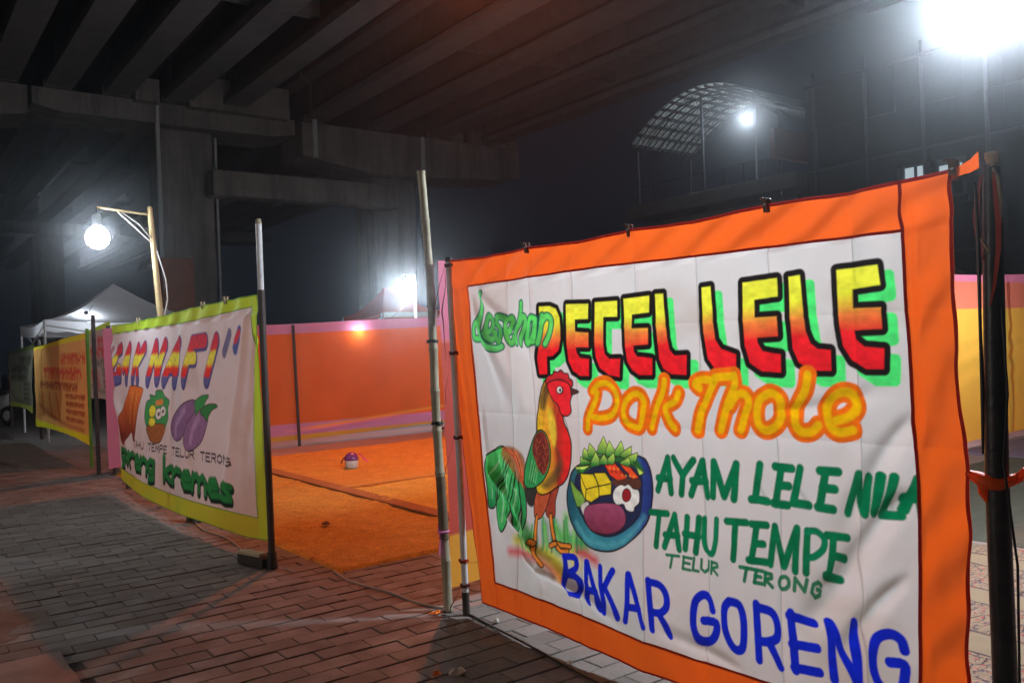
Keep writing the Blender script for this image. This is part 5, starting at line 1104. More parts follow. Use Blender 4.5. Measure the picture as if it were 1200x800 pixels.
# corner tail and ties that belong to the banner
MB().ribbon([onb(2.93, 1.965, .01), (2.655, 1.24, 1.975), (2.665, 1.215, 1.985), (2.672, 1.195, 2.0)], (0, 0, 1), [.03, .03, .04, .05]).build('corner_tie', M['orange'], bn)
g = MB(); g.tube([onb(2.94, 1.06, .01), (2.665, 1.235, 1.045), (2.655, 1.205, 1.035), (2.66, 1.17, 1.03), (2.70, 1.14, 1.045), (2.70, 1.11, 1.06)], [.008, .02, .026, .022, .016, .010], 8)
g.tube([(2.66, 1.215, 1.04), (2.65, 1.21, 1.00), (2.655, 1.205, .975)], [.018, .014, .004], 7); g.build('middle_tie', M['orange'], bn)
g = MB(); g.tube([(2.70, 1.135, 1.045), (2.69, 1.11, 1.068), (2.70, 1.085, 1.05)], [.014, .017, .008], 7); g.build('tie_knot', M['orange'], bn)
# clothes pegs on the top hem
for i, (u, lab) in enumerate([(.834, 'brown clothes peg on the banner top above the word at the left'), (1.54, 'brown clothes peg in the middle of the banner top edge'), (2.257, 'brown clothes peg on the banner top above the right word'), (2.935, 'brown clothes peg at the top right corner of the rooster banner')]):
    x, y, z = onb(u, float(oT(u)), .004); s = 1 + .25*(i == 3)
    t = empty('clothes_peg', (x, y, z), lab, 'clothes peg', 'pegs on the banner top')
    for sx in (-1, 1):
        g = MB(); g.box((x+sx*.009, y, z-.004), (.008, .017*s, .052*s), ry=sx*.16, bev=.002)
        g.box((x+sx*.014, y+.012*s, z+.022*s), (.007, .016*s, .006), bev=.001); g.build('jaw', M['clip'], t)
    MB().tube([(x-.014, y, z), (x+.014, y, z)], .006, 8).build('spring', M['steel'], t)
# ------------------------------------------------------------------ second banner
def disp_gak(U, Z):
    w = .05*fbm(U*.6+5, Z*.7+2, 2)+.010*fbm(U*2.5, Z*2.2+5, 3)
    for a, b, ww, am in (((4.75, 1.85), (4.15, .35), .07, .045), ((4.85, 1.7), (4.45, .4), .05, -.03), ((.2, 1.75), (.75, .4), .12, .03), ((.25, 1.2), (1.3, .3), .10, .03), ((3.0, 1.8), (3.2, 1.1), .1, .012)): w = w+seg_fold(U, Z, a, b, ww, am)
    m_ = np.clip((Z-1.78)/.03, 0, 1); w = w+m_*.012*np.sin(U*14-Z*10+3*fbm(U*2, Z))
    m_ = np.clip((U-4.75)/.05, 0, 1); w = w+m_*.015*fbm(U*8, Z*2.5)
    return w+.12*np.sin(PI*np.clip(U/4.9, 0, 1))*np.clip(1-Z/2.2, 0, 1)
gT = ip([(0, 1.905), (.2, 1.902), (1.2, 1.885), (1.7, 1.893), (2.5, 1.90), (3.2, 1.925), (4.87, 1.935), (5.2, 1.94)])
gB = ip([(.3, .20), (.55, .155), (2.4, .10), (3.68, .118), (4.5, .117), (4.99, .15), (5.2, .15)])
gL = ip([(0, .56), (.15, .535), (.54, .42), (1.12, .30), (1.72, .20), (1.9, .20), (2, .2)])
gR = ip([(0, 4.99), (.15, 4.985), (.67, 4.945), (1.28, 4.905), (1.94, 4.88), (2, 4.88)])
hT = ip([(0, 1.80), (1.68, 1.799), (3.2, 1.806), (4.8, 1.85), (5.2, 1.86)])
hB = ip([(0, .285), (.63, .28), (2.4, .249), (3.7, .264), (4.7, .288), (5.2, .29)])
hL = lambda v: gL(v)+.004
hR = ip([(0, 4.74), (.295, 4.745), (1.28, 4.775), (1.88, 4.79), (2, 4.79)])
bg_ = empty('painted_banner', (2.25, 8.4, .1), 'white food stall banner with lime green border and painted eggplants', 'banner')
W3 = build_banner(bg_, 2.25, 10.95, gL, gR, gB, gT, hL, hR, hB, hT, disp_gak, GAK_OPS, .011, .0058, [M['lime'], M['limeyellow'], M['lime'], M['lime']], M['green'], (.76, .72, .74), [], M['print2'], left=False, hemw=.008)
for i, (u, lab) in enumerate([(3.65, 'small clip on the lime banner top left of its middle'), (4.25, 'small clip on the lime banner top near its right end'), (1.6, 'small clip on the lime banner top at far left')]):
    x, y, z = onb(u, float(gT(u)), .004)
    t = empty('clothes_peg', (x, y, z), lab, 'clothes peg', 'pegs on the lime banner')
    for sx in (-1, 1): MB().box((x+sx*.01, y, z+.002), (.009, .03, .06), ry=sx*.16, bev=.002).build('jaw', M['cream'], t)
# poles
def post(name, pts, r, m_, label, cat='post', group=None, n=10):
    o = MB().tube(pts, r, n).build(name, m_); return tag(o, label, cat, group)
t = empty('banner_pole', (2.2, 5.83, 0), 'tall dark pole holding the right end of the lime bordered banner', 'pole')
MB().tube([(2.20, 5.83, 0), (2.2, 5.84, 1.2), (2.2, 5.85, 1.95)], .024, 10).build('lower_shaft', M['dark_post'], t)
MB().tube([(2.2, 5.85, 1.94), (2.2, 5.85, 2.42)], .021, 10).build('upper_shaft', M['steel'], t)
MB().tube([(2.2, 5.85, 2.415), (2.2, 5.85, 2.45)], [.024, .016], 10).build('cap', M['bamboo'], t)
MB().tube([(2.20, 5.83, 0), (2.20, 5.83, .12)], [.04, .03], 10).build('foot', M['black'], t)
post('banner_post', [(2.27, 8.02, 0), (2.29, 8.02, 1.86)], .03, M['dark_post'], 'dark post standing behind the middle of the lime bordered banner', 'post')
MB().box((2.31, 7.93, .1), (.07, .07, .2), bev=.01).build('post_block', M['dark_post']); tag(bpy.data.objects['post_block'], 'short dark block beside the middle post under the lime banner', 'block')
post('banner_post', [(2.34, 10.66, 0), (2.32, 10.7, 1.9)], .026, M['dark_post'], 'dark post at the left end of the lime bordered banner')
post('banner_post', [(2.34, 12.27, 0), (2.34, 12.3, 2.1)], .026, M['dark_post'], 'thick dark post standing in front of the pink cloth')
t = empty('foot_block', (2.12, 6.02, 0), 'pale topped timber block lying beside the foot of the lime banner pole', 'block')
MB().box((2.15, 6.02, .035), (.1, .30, .07), rz=.25, bev=.006).build('lower_plank', M['dark_post'], t)
MB().box((2.13, 6.03, .084), (.075, .26, .024), rz=.28, bev=.004).build('upper_plank', M['cream'], t)
# bamboo pole and steel pole at the left end of the big banner
t = empty('bamboo_pole', (2.58, 4.13, 0), 'leaning grey bamboo pole beside the left edge of the rooster banner', 'pole')
pts = []; rad = []
z = 0
A = Vector((2.58, 4.14, 0)); B = Vector((2.6, 4.275, 2.53)); nodes = [.0, .28, .52, .78, 1.02, 1.25, 1.49, 1.74, 1.98, 2.24, 2.53]
for i, zz in enumerate(nodes):
    for dz_, rr in ((-.014, 1.0), (-.004, 1.14), (.004, 1.14), (.014, .98)):
        q = min(max(zz+dz_, 0), 2.53); pts.append(A.lerp(B, q/2.53)+Vector((.006*math.sin(zz*4), .008*math.sin(zz*3), 0))); rad.append((.027-.004*q/2.53)*rr)
pp = sorted(zip([p.z for p in pts], range(len(pts)))); o_ = [i for _, i in pp]; P2 = []; R2 = []
for i in o_:
    if P2 and abs(pts[i].z-P2[-1].z) < .001: continue
    P2.append(pts[i]); R2.append(rad[i])
MB().tube(P2, R2, 14).build('shaft', M['bamboo'], t)
MB().tube([A.lerp(B, .16), A.lerp(B, .30)], [.029, .0275], 14, False).build('dark_band', M['bamboo_dark'], t)
g = MB()
for q in (1.53, 1.06): 
    c = A.lerp(B, q/2.53)
    for k in range(3): g.tube([c+Vector((.032*math.cos(a), .032*math.sin(a), .006*k+.002*math.sin(a*2))) for a in np.linspace(0, 2*PI, 13)], .0035, 5, False)
g.build('string_wrap', M['blackcord'], t)
t2 = empty('steel_pole', (2.61, 4.0, 0), 'grey steel pipe tied to the left edge of the rooster banner', 'pole')
MB().tube([(2.61, 4.0, 0), (2.625, 4.04, 1.0), (2.655, 4.115, 1.99)], .0185, 14).build('shaft', M['steel'], t2)
MB().tube([(2.655, 4.115, 1.985), (2.657, 4.116, 2.01)], .021, 12).build('cap', M['black'], t2)
MB().tube([(2.61, 4.0, 0), (2.612, 4.006, .13)], .0205, 12).build('foot_sleeve', M['dark_post'], t2)
# ties and ribbons between pole and banner
def knot(name, c, ends, m_, label, w=.022, r=.024):
    t = empty(name, c, label, 'cloth tie', 'ties on the poles at the left of the rooster banner')
    g = MB()
    for k in range(2): g.tube([Vector(c)+Vector((r*math.cos(a), r*math.sin(a), .008*k+.004*math.sin(a*3))) for a in np.linspace(0, 2*PI, 12)], .005, 6, False)
    g.build('loop', m_, t)
    for e in ends:
        p0 = Vector(c)+Vector((-.022, .008, 0)); pl = [p0]+[Vector(q) for q in e]; n = len(pl); ws = [.008]+[w*(.7+.5*math.sin(i*1.9+len(e))) for i in range(1, n-1)]+[.006]
        # resample for softness
        f = []; fw_ = []
        for i in range(n-1):
            for k in range(4): f.append(pl[i].lerp(pl[i+1], k/4)+Vector((0, .003*math.sin((i*4+k)*1.1), 0))); fw_.append(ws[i]*(1-k/4)+ws[i+1]*k/4)
        f.append(pl[-1]); fw_.append(ws[-1])
        MB().ribbon(f, Vector((.35, .93, 0)), fw_).build('tail', m_, t)
    return t
knot('cloth_tie', (2.652, 4.108, 1.96), [[(2.62, 4.17, 1.86), (2.60, 4.20, 1.72), (2.60, 4.215, 1.56), (2.60, 4.20, 1.46)], [(2.63, 4.12, 1.85), (2.61, 4.135, 1.7), (2.61, 4.12, 1.55), (2.61, 4.11, 1.42)]], M['strap'], 'brown cloth strips tied at the top left corner of the rooster banner', .035)
knot('cloth_tie', (2.64, 4.075, 1.46), [[(2.61, 4.12, 1.44), (2.6, 4.14, 1.42)], [(2.61, 4.09, 1.36), (2.6, 4.115, 1.24), (2.6, 4.12, 1.17)]], M['strap'], 'thin brown tie a quarter way down the grey pipe', .016)
knot('cloth_tie', (2.628, 4.045, .985), [[(2.59, 4.12, .99), (2.58, 4.15, .985)], [(2.6, 4.09, .90), (2.59, 4.13, .80), (2.58, 4.14, .75)]], M['strap'], 'dark red tie around the grey pipe halfway down', .022)
knot('cloth_tie', (2.613, 4.012, .30), [[(2.60, 4.05, .31), (2.58, 4.09, .34)], [(2.64, 3.95, .30), (2.655, 3.9, .31)]], M['red_strap'], 'red tie around the grey pipe at knee height', .02)
knot('cloth_tie', (2.612, 4.006, .165), [[(2.6, 4.05, .17), (2.58, 4.10, .18)], [(2.58, 4.05, .10), (2.56, 4.08, .04), (2.55, 4.09, .01)], [(2.63, 3.95, .15), (2.66, 3.88, .13)]], M['strap'], 'brown tie around the grey pipe near the ground', .03)
t = empty('pink_ribbon', (2.55, 4.13, .42), 'pink plastic strip tied around the lower bamboo pole', 'ribbon')
MB().ribbon([(2.555, 4.175, .49), (2.55, 4.165, .45), (2.55, 4.15, .41), (2.545, 4.15, .37), (2.54, 4.15, .32)], (.35, .93, 0), [.02, .045, .02, .045, .035]).build('tails', M['pink'], t)
MB().tube([Vector((2.582, 4.165, .45))+Vector((.031*math.cos(a), .031*math.sin(a), 0)) for a in np.linspace(0, 2*PI, 12)], .006, 6, False).build('loop', M['pink'], t)
# black pole at the right end
t = empty('banner_pole', (2.68, 1.18, 0), 'black wrapped pole at the right edge of the photo holding the rooster banner', 'pole')
MB().tube([(2.68, 1.185, 0), (2.68, 1.183, .5), (2.68, 1.183, 1.05), (2.68, 1.165, 1.85), (2.68, 1.163, 1.98)], [.036, .034, .033, .027, .022], 16).build('shaft', M['black'], t)
g = MB(); g.tube([(2.655, 1.20, 1.93), (2.65, 1.195, 1.8), (2.65, 1.2, 1.5), (2.648, 1.20, 1.3), (2.645, 1.205, 1.12)], [.004, .007, .005, .007, .004], 6)
g.tube([(2.655, 1.14, 1.55), (2.66, 1.135, 1.3), (2.65, 1.15, 1.1), (2.645, 1.12, .8), (2.65, 1.13, .45), (2.66, 1.16, .1)], .004, 6); g.build('cable', M['blackcord'], t)
g = MB(); g.ribbon([(2.665, 1.185, 1.95), (2.655, 1.195, 1.9), (2.65, 1.2, 1.82), (2.652, 1.195, 1.74), (2.655, 1.18, 1.69)], (.3, .95, 0), [.01, .02, .024, .018, .008]); g.build('wrapped_rag', M['strap'], t)
g = MB(); g.ribbon([(2.65, 1.145, 1.95), (2.645, 1.14, 1.88), (2.645, 1.135, 1.80), (2.648, 1.14, 1.72), (2.65, 1.155, 1.62), (2.65, 1.17, 1.56)], (.3, .95, 0), [.01, .016, .02, .018, .012, .006]); g.build('wrapped_rag', M['red_strap'], t)
g = MB(); g.tube([(2.66, 1.15, 1.965), (2.65, 1.133, 1.93), (2.65, 1.128, 1.86), (2.65, 1.13, 1.8)], [.004, .005, .005, .003], 6); g.tube([(2.655, 1.2, 1.79), (2.65, 1.185, 1.75), (2.65, 1.165, 1.72)], .003, 5); g.build('twine', M['cream'], t)
g = MB(); g.lathe([(.001, 0), (.02, 0), (.014, .012), (.02, .03), (.018, .042), (.001, .046)], (2.675, 1.158, 1.972), 8); g.v = [(a+random.uniform(-.003, .003), b+random.uniform(-.003, .003), c) for a, b, c in g.v]; g.build('knot', M['cream'], t)

# ------------------------------------------------------------------ cloth fences
def fence(root, path, top, bot, bands, nz_, step, wav, name='cloth_panel'):
    P = np.array(path, float); seg = np.hypot(*np.diff(P, axis=0).T); cum = np.concatenate([[0], np.cumsum(seg)]); n = int(cum[-1]/step)
    u = np.linspace(0, cum[-1], n); x = np.interp(u, cum, P[:, 0]); y = np.interp(u, cum, P[:, 1])
    dx = np.gradient(x, u); dy = np.gradient(y, u); t_ = np.linspace(0, 1, nz_)[:, None]
    U = np.repeat(u[None, :], nz_, 0); Z = bot(U)+(top(U)-bot(U))*t_; d = wav(U, Z)
    X = x[None, :]+d*dy[None, :]; Y = y[None, :]-d*dx[None, :]
    col = bands(U, Z).reshape(-1, 3)
    return grid_mesh(name, M['fence'], X, Y, Z, root, col)
def mixb(a, b, f): f = np.clip(f, 0, 1)[..., None]; return np.array(a)*(1-f)+np.array(b)*f
PINK = (.74, .24, .38); ORG = (.9, .145, .02); YEL = (.85, .50, .07); SAL = (.74, .22, .13); RED = (.62, .12, .09)
f1 = empty('cloth_fence', (7, 13.2, 0), 'long orange cloth fence with pink edges closing the back of the stall', 'fence')
def w1(U, Z):
    w = .05*fbm(U*.7, Z*.5+3)+.012*fbm(U*3, Z*2.5)+.02*np.sin(U*2.2+Z)*np.clip(.5-Z, 0, 1)
    for k in range(3):
        a = 3.2+k*4.2; L0 = .22+.0*k; line = .20+.055*np.clip(U-a, 0, 4.5)**1.0; d = Z-line
        w = w+.05*np.exp(-(d/.035)**2)*np.clip((U-a)/.5, 0, 1)*np.clip((a+4.2-U)/.5, 0, 1)
        w = w+.05/(1+np.exp(-(d)/.03))*np.clip((U-a)/.5, 0, 1)*np.clip((a+4.2-U)/.5, 0, 1)
    return w
def b1(U, Z):
    tp = 1.97+.024*(U-3)
    c = mixb(ORG, PINK, (Z-(tp-.17))/.008); lo = .36-.0*(U)
    f = np.clip((lo-Z)/.008, 0, 1)[..., None]; c = c*(1-f)+np.array(PINK)*f
    f = (np.exp(-((Z-(.24+.062*np.clip(U-3.1, 0, 4)))/.022)**2)*np.clip((U-3.2)/.6, 0, 1)*np.clip((7.2-U)/1., 0, 1))[..., None]; c = c*(1-f)+np.array((.97, .36, .05))*f  # bright diagonal streak: light through the cloth, painted into its colour
    f = np.clip((.175-Z)/.008, 0, 1)[..., None]; c = c*(1-f)+np.array((.85, .36, .05))*f
    f = np.clip((.34-U)/.01, 0, 1)[..., None]; c = c*(1-f)+np.array(PINK)*f
    return c*(1+.1*fbm(U*2, Z*2))[..., None]
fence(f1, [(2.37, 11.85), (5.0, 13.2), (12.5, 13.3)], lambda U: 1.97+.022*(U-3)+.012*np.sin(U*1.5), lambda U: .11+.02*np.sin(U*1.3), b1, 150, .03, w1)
for i, (x, y) in enumerate([(5.46, 13.08), (8.75, 13.42), (11.9, 13.4), (2.5, 12.1)]):
    MB().tube([(x, y, 0), (x-.02, y+(.04 if i == 0 else 0), 1.95)], .026, 8).build('post', M['dark_post'], f1)
f2 = empty('cloth_fence', (8, 4.7, 0), 'pink, salmon and yellow cloth partition behind the rooster banner', 'fence')
def w2(U, Z): return .04*fbm(U*.8, Z*.6)+.016*fbm(U*3, Z*2.0+7)+.01*np.sin(Z*22+2*fbm(U, Z))*np.exp(-((Z-1.15)/.4)**2)*(U > 3)
def b2_(U, Z):
    q = np.clip((U-1.2)/.02, 0, 1)
    zp = 1.53+(2.08-1.53)*q; zs = .42+(1.73-.42)*q
    c = mixb(YEL, SAL, (Z-zs)/.006); f = np.clip((Z-zp)/.006, 0, 1)[..., None]; c = c*(1-f)+np.array(PINK)*f
    f = ((1-q)*(Z < 1.53)*(Z > .42))[..., None]; c = c*(1-f)+np.array(RED)*f
    return c*(1+.1*fbm(U*2, Z*2))[..., None]
fence(f2, [(2.63, 4.17), (3.9, 4.4), (11, 5.2), (15, 5.25)], lambda U: 2.0+.02*np.clip(U, 0, 12.5)+.01*np.sin(U*1.2), lambda U: .11-.05*np.clip((U-1)/.5, 0, 1), b2_, 110, .03, w2)
for x, y in ((5.2, 4.62), (8.3, 4.96), (12.2, 5.32)): MB().tube([(x, y, 0), (x, y, 2.05)], .025, 8).build('post', M['dark_post'], f2)

# ------------------------------------------------------------------ far banners along the same line
def far_banner(Xp, Ya, Yb, zb, zt, base, border, seed, lab, ink, top=True):
    t = empty('painted_banner', (Xp, (Ya+Yb)/2, zb), lab, 'banner'); rr = random.Random(seed)
    w = abs(Ya-Yb); n = int(w/.028); k = int((zt-zb)/.012)
    U, Z = np.meshgrid(np.linspace(0, w, n), np.linspace(0, 1, k)); Zt = zt-.05*np.sin(PI*U/w)+.12*(U/w)*top
    Z = zb+.05*np.sin(PI*U/w)+(Zt-zb)*Z; u = U.ravel()*1000; z = Z.ravel()*1000
    col = np.ones((u.size, 3))*np.array(base)*(1+.1*fbm(u/300, z/300))[:, None]
    ops = []
    zt_, zb_ = zt*1000, zb*1000
    def word(u0, u1, z0, hgt, wd, c):
        uu = u0
        while uu < u1:
            lw = hgt*rr.uniform(.5, .9)
            ops.append(('s', [uu, z0, uu+lw*.1, z0+hgt], wd, c, 30, .85, 0))
            ops.append(('s', [uu, z0+hgt*rr.uniform(.3, 1), uu+lw, z0+hgt*rr.uniform(.2, 1)], wd, c, 30, .85, 0))
            if rr.random() > .4: ops.append(('s', [uu+lw, z0+hgt, uu+lw*.8, z0], wd, c, 30, .85, 0))
            uu += lw*1.5
    W_ = w*1000; Hh = zt_-zb_
    word(W_*.55, W_*.92, zb_+Hh*.78, 150, 50, ink[0]); word(W_*.2, W_*.85, zb_+Hh*.62, 170, 60, ink[0]); word(W_*.12, W_*.8, zb_+Hh*.5, 110, 40, ink[1])
    for q in range(4): word(W_*.62, W_*.9, zb_+Hh*(.42-.08*q), 60, 26, ink[1])
    for q in range(3): ops.append(('s', [W_*(.15+.14*q), zb_+Hh*.42, W_*(.2+.14*q), zb_+Hh*.2], 110, ink[2], 60, .8, 1))
    ops.append(('s', [W_*.1, zb_+Hh*.3, W_*.4, zb_+Hh*.16, W_*.9, zb_+Hh*.12], 60, ink[1], 60, .6, 1))
    for e, c in border: ops.append(('s', {'t': [0, zt_+40, W_, zt_+60+60*top], 'b': [0, zb_+40, W_, zb_+40], 'r': [W_, zb_, W_, zt_+200], 'l': [0, zb_, 0, zt_+100]}[e], 190, c, 16, 1, 0))
    paint(u, z, col, ops)
    D = .06*fbm(U*.8+seed, Z)+.02*fbm(U*3, Z*3+seed)
    grid_mesh('printed_panel', M['printfar'], Xp-D, Ya-U*(1 if Ya > Yb else -1), Z, t, col); return t
far_banner(2.50, 18.75, 13.45, .28, 1.80, (.92, .5, .15), [('t', (250, 190, 40)), ('b', (250, 215, 40)), ('r', (120, 180, 60))], 3, 'orange and yellow food banner left of the pink cloth', [(190, 60, 40), (150, 60, 30), (180, 90, 40)])
far_banner(2.55, 23.2, 19.3, .5, 1.75, (.30, .30, .22), [('t', (90, 110, 60)), ('b', (150, 160, 70)), ('l', (150, 70, 60))], 5, 'dim greenish banner at the far left end of the row', [(60, 70, 60), (70, 60, 50), (120, 140, 60)])
far_banner(3.3, 18.2, 16.0, .75, 2.05, (.6, .42, .36), [('t', (180, 200, 60)), ('l', (180, 60, 60))], 8, 'pale banner with red lettering showing behind the orange banner', [(190, 40, 40), (90, 90, 70), (170, 60, 60)])
post('banner_post', [(2.42, 13.14, 0), (2.42, 13.16, 1.95)], .022, M['green'], 'green wrapped post at the right end of the orange banner')
post('banner_post', [(2.62, 18.95, 0), (2.62, 19.0, 1.95)], .04, M['dark_post'], 'dark post at the left end of the orange banner')
post('banner_post', [(2.6, 23.3, 0), (2.6, 23.3, 1.8)], .04, M['dark_post'], 'dark post at the left end of the dim greenish banner')
# ------------------------------------------------------------------ tents
def tent(cx, cy, h, ze, zp, m_, label, leg=True, px=0, py=0):
    t = empty('tent', (cx, cy, 0), label, 'tent'); g = MB(); n = 14
    cs = [(cx-h, cy-h), (cx+h, cy-h), (cx+h, cy+h), (cx-h, cy+h)]
    for i in range(4):
        a = Vector((*cs[i], ze)); b = Vector((*cs[(i+1) % 4], ze)); p = Vector((cx+px, cy+py, zp)); vs = []; fs = []
        for r in range(n+1):
            for k in range(n+1):
                q = a.lerp(b, k/n).lerp(p, r/n); s = r/n; q.z -= .22*(zp-ze)*math.sin(PI*s)*(1-.3*s)+.08*math.sin(PI*k/n)*(1-s); vs.append(q)
        for r in range(n):
            for k in range(n): j = r*(n+1)+k; fs.append((j, j+1, j+n+2, j+n+1))
        g.add(vs, fs, True)
    g.build('canopy', m_, t)
    g = MB()
    for i in range(4):
        a = Vector((*cs[i], ze)); b = Vector((*cs[(i+1) % 4], ze)); pts = [a.lerp(b, k/16) for k in range(17)]; vs = []
        for k, q in enumerate(pts): dz_ = .08*math.sin(PI*k/16); vs += [q-Vector((0, 0, dz_)), q-Vector((0, 0, dz_+.2+.03*(k % 2)))]
        g.add(vs, [(2*k, 2*k+2, 2*k+3, 2*k+1) for k in range(16)], True)
    g.build('valance', m_, t)
    if leg:
        for x, y in cs: MB().tube([(x, y, 0), (x, y, ze)], .025, 6).build('leg', M['steel'], t)
        MB().tube([(cx+px, cy+py, ze-.35), (cx+px, cy+py, zp-.03)], .03, 6).build('mast', M['dark_post'], t)
        for i in range(4): a = cs[i]; b = cs[(i+1) % 4]; MB().tube([(*a, ze-.1), ((a[0]+b[0])/2, (a[1]+b[1])/2, ze-.4), (*b, ze-.1)], .014, 5).build('frame_bar', M['steel'], t)
    return t
tent(4.15, 19.6, 1.55, 2.3, 3.12, M['tent'], 'white pointed tent roof behind the banners at left')
tent(11.2, 19.9, 1.08, 2.4, 3.12, M['redtent'], 'salmon red tent roof showing over the orange fence', px=-.4)
MB().box((10.7, 18.4, 2.34), (1.5, .06, .12)).build('white_board', M['pale_concrete']); tag(bpy.data.objects['white_board'], 'pale board just above the orange fence under the red tent', 'board')
MB().box((10.7, 18.4, 1.13), (1.5, .05, 2.26)).build('stall_counter', M['facade']); tag(bpy.data.objects['stall_counter'], 'dark stall side below the pale board behind the fence', 'stall')

# ------------------------------------------------------------------ carpets
def carpet_mat(name, c1, c2, c3, sc=1, bump=.9):
    return mat(name, c1, .95, noise=[(1.6*sc, 1., c2), (5*sc, .8, c3), (12, .9, c2), (34, .85, c2), (60, .7, c3)], bump=[(110, 1.), (30, .8), (7, .7)], spec=.15)
def carpet(name, x0, x1, y0, y1, z, m_, label, fold=.012, rot=0):
    n = int((x1-x0)/.024); k = int((y1-y0)/.024); X, Y = np.meshgrid(np.linspace(x0, x1, n), np.linspace(y0, y1, k))
    ex = np.minimum(np.minimum(X-x0, x1-X), np.minimum(Y-y0, y1-Y))
    X = X+.02*fbm(Y*2.5, Y*0+x0)*np.exp(-ex*3); Y = Y+.02*fbm(X*2.5, X*0+y0)*np.exp(-ex*3)
    Z = z+fold*(fbm(X*2.2, Y*2.2, 3)+.5)+.011*fbm(X*10, Y*10, 3); Z = np.where(ex < .001, -.01, Z)
    o = grid_mesh(name, m_, X, Y, Z, None); return tag(o, label, 'carpet')
OC = ((.72, .34, .11), (.56, .22, .07), (.8, .45, .16))
carpet('carpet', 2.48, 4.02, 5.37, 12.3, .008, carpet_mat('front_carpet', (.58, .30, .05), (.26, .115, .022), (.72, .4, .07)), 'rough orange brown carpet nearest the stall entrance', .02)
carpet('carpet', 3.93, 7.6, 8.46, 11.95, .022, carpet_mat('back_carpet', (.60, .31, .055), (.34, .16, .03), (.74, .41, .08)), 'orange carpet under the small purple lidded tub', .014)
carpet('carpet', 3.93, 7.6, 4.9, 8.38, .024, carpet_mat('side_carpet', (.64, .40, .06), (.34, .19, .035), (.78, .52, .1)), 'paler yellow orange carpet beside the bamboo pole', .016)
o = MB().box((5.75, 8.43, .038), (3.6, .04, .008)).build('carpet_edge_strip', mat('pale_strip', (.52, .27, .06), .9, noise=[(20, .8, (.36, .16, .04))], bump=[(80, .4)])); tag(o, 'thin pale yellow strip between the two rear orange carpets', 'strip')
n = 40; P = [(4.0+.01*math.sin(i), 5.45+i*6.7/n, .03) for i in range(n+1)]
o = MB().box((3.975, 8.8, .03), (.16, 6.8, .022), bev=.005).build('carpet_seam', mat('seam_binding', (.3, .12, .035), .95, noise=[(8, .7, (.4, .17, .04)), (60, .7, (.18, .08, .03))], bump=[(60, .8)])); tag(o, 'dull brown binding running along the seam of the front carpet', 'strip')
m = MB(); m.add([(2.2, 12.0, -.004), (14, 12.0, -.004), (14, 14.2, -.004), (2.2, 14.2, -.004)], [(0, 1, 2, 3)]); m.add([(4.6, -2, -.004), (16, -2, -.004), (16, 12.0, -.004), (4.6, 12.0, -.004)], [(0, 1, 2, 3)])
tag(m.build('stall_floor', mat('stall_floor', (.26, .2, .2), .9, noise=[(2, .7, (.16, .12, .12)), (12, .5, (.3, .25, .25))], bump=[(30, .4)])), kind='structure')
# patterned rug in the right stall
def rug_mat():
    m = bpy.data.materials.new('patterned_rug'); m.use_nodes = True; t = m.node_tree; N = t.nodes; L = t.links; p = N['Principled BSDF']; p.inputs['Roughness'].default_value = .95; p.inputs['Specular IOR Level'].default_value = .1
    g = N.new('ShaderNodeNewGeometry'); c = None
    def vor(s, feat='DISTANCE_TO_EDGE'):
        v = N.new('ShaderNodeTexVoronoi'); v.feature = feat; v.inputs['Scale'].default_value = s; v.inputs['Randomness'].default_value = .55; L.new(g.outputs['Position'], v.inputs['Vector']); return v.outputs['Distance']
    def thr(f, a, b, inv=False):
        r = N.new('ShaderNodeMapRange'); L.new(f, r.inputs[0]); r.inputs[1].default_value = a; r.inputs[2].default_value = b; r.inputs[3].default_value = 1 if inv else 0; r.inputs[4].default_value = 0 if inv else 1; return r.outputs[0]
    def mx(f, a, b):
        x = N.new('ShaderNodeMix'); x.data_type = 'RGBA'; L.new(f, x.inputs[0])
        if isinstance(a, tuple): x.inputs[6].default_value = (*a, 1)
        else: L.new(a, x.inputs[6])
        x.inputs[7].default_value = (*b, 1); return x.outputs[2]
    w = N.new('ShaderNodeTexWave'); w.wave_type = 'RINGS'; w.inputs['Scale'].default_value = 6; w.inputs['Distortion'].default_value = 9; w.inputs['Detail'].default_value = 2; w.inputs['Detail Scale'].default_value = 2.4; L.new(g.outputs['Position'], w.inputs['Vector'])
    base_c = None
    c = mx(thr(vor(7), .02, .035, True), (.21, .175, .12), (.04, .028, .028))
    c = mx(thr(vor(17, 'F1'), .16, .2, True), c, (.35, .05, .05)); c = mx(thr(w.outputs['Fac'], .90, .95), c, (.07, .06, .08)); c = mx(thr(vor(30), .012, .02, True), c, (.4, .3, .24))
    wv = N.new('ShaderNodeTexWave'); wv.wave_type = 'BANDS'; wv.bands_direction = 'X'; wv.inputs['Scale'].default_value = .42; wv.inputs['Distortion'].default_value = .15; L.new(g.outputs['Position'], wv.inputs['Vector'])
    c = mx(thr(wv.outputs['Fac'], .74, .76), c, (.22, .19, .13)); c2 = N.new('ShaderNodeMath'); c2.operation = 'COMPARE'; c2.inputs[1].default_value = .72; c2.inputs[2].default_value = .03; L.new(wv.outputs['Fac'], c2.inputs[0]); c = mx(c2.outputs[0], c, (.05, .04, .05))
    L.new(c, p.inputs['Base Color']); n = N.new('ShaderNodeTexNoise'); n.inputs['Scale'].default_value = 300; L.new(g.outputs['Position'], n.inputs['Vector'])
    b = N.new('ShaderNodeBump'); b.inputs['Strength'].default_value = .6; b.inputs['Distance'].default_value = .005; L.new(n.outputs['Fac'], b.inputs['Height']); L.new(b.outputs[0], p.inputs['Normal'])
    return m
carpet('carpet', 2.95, 6.05, .4, 3.9, .012, rug_mat(), 'cream rug with red and black ornament in the right stall', .012)
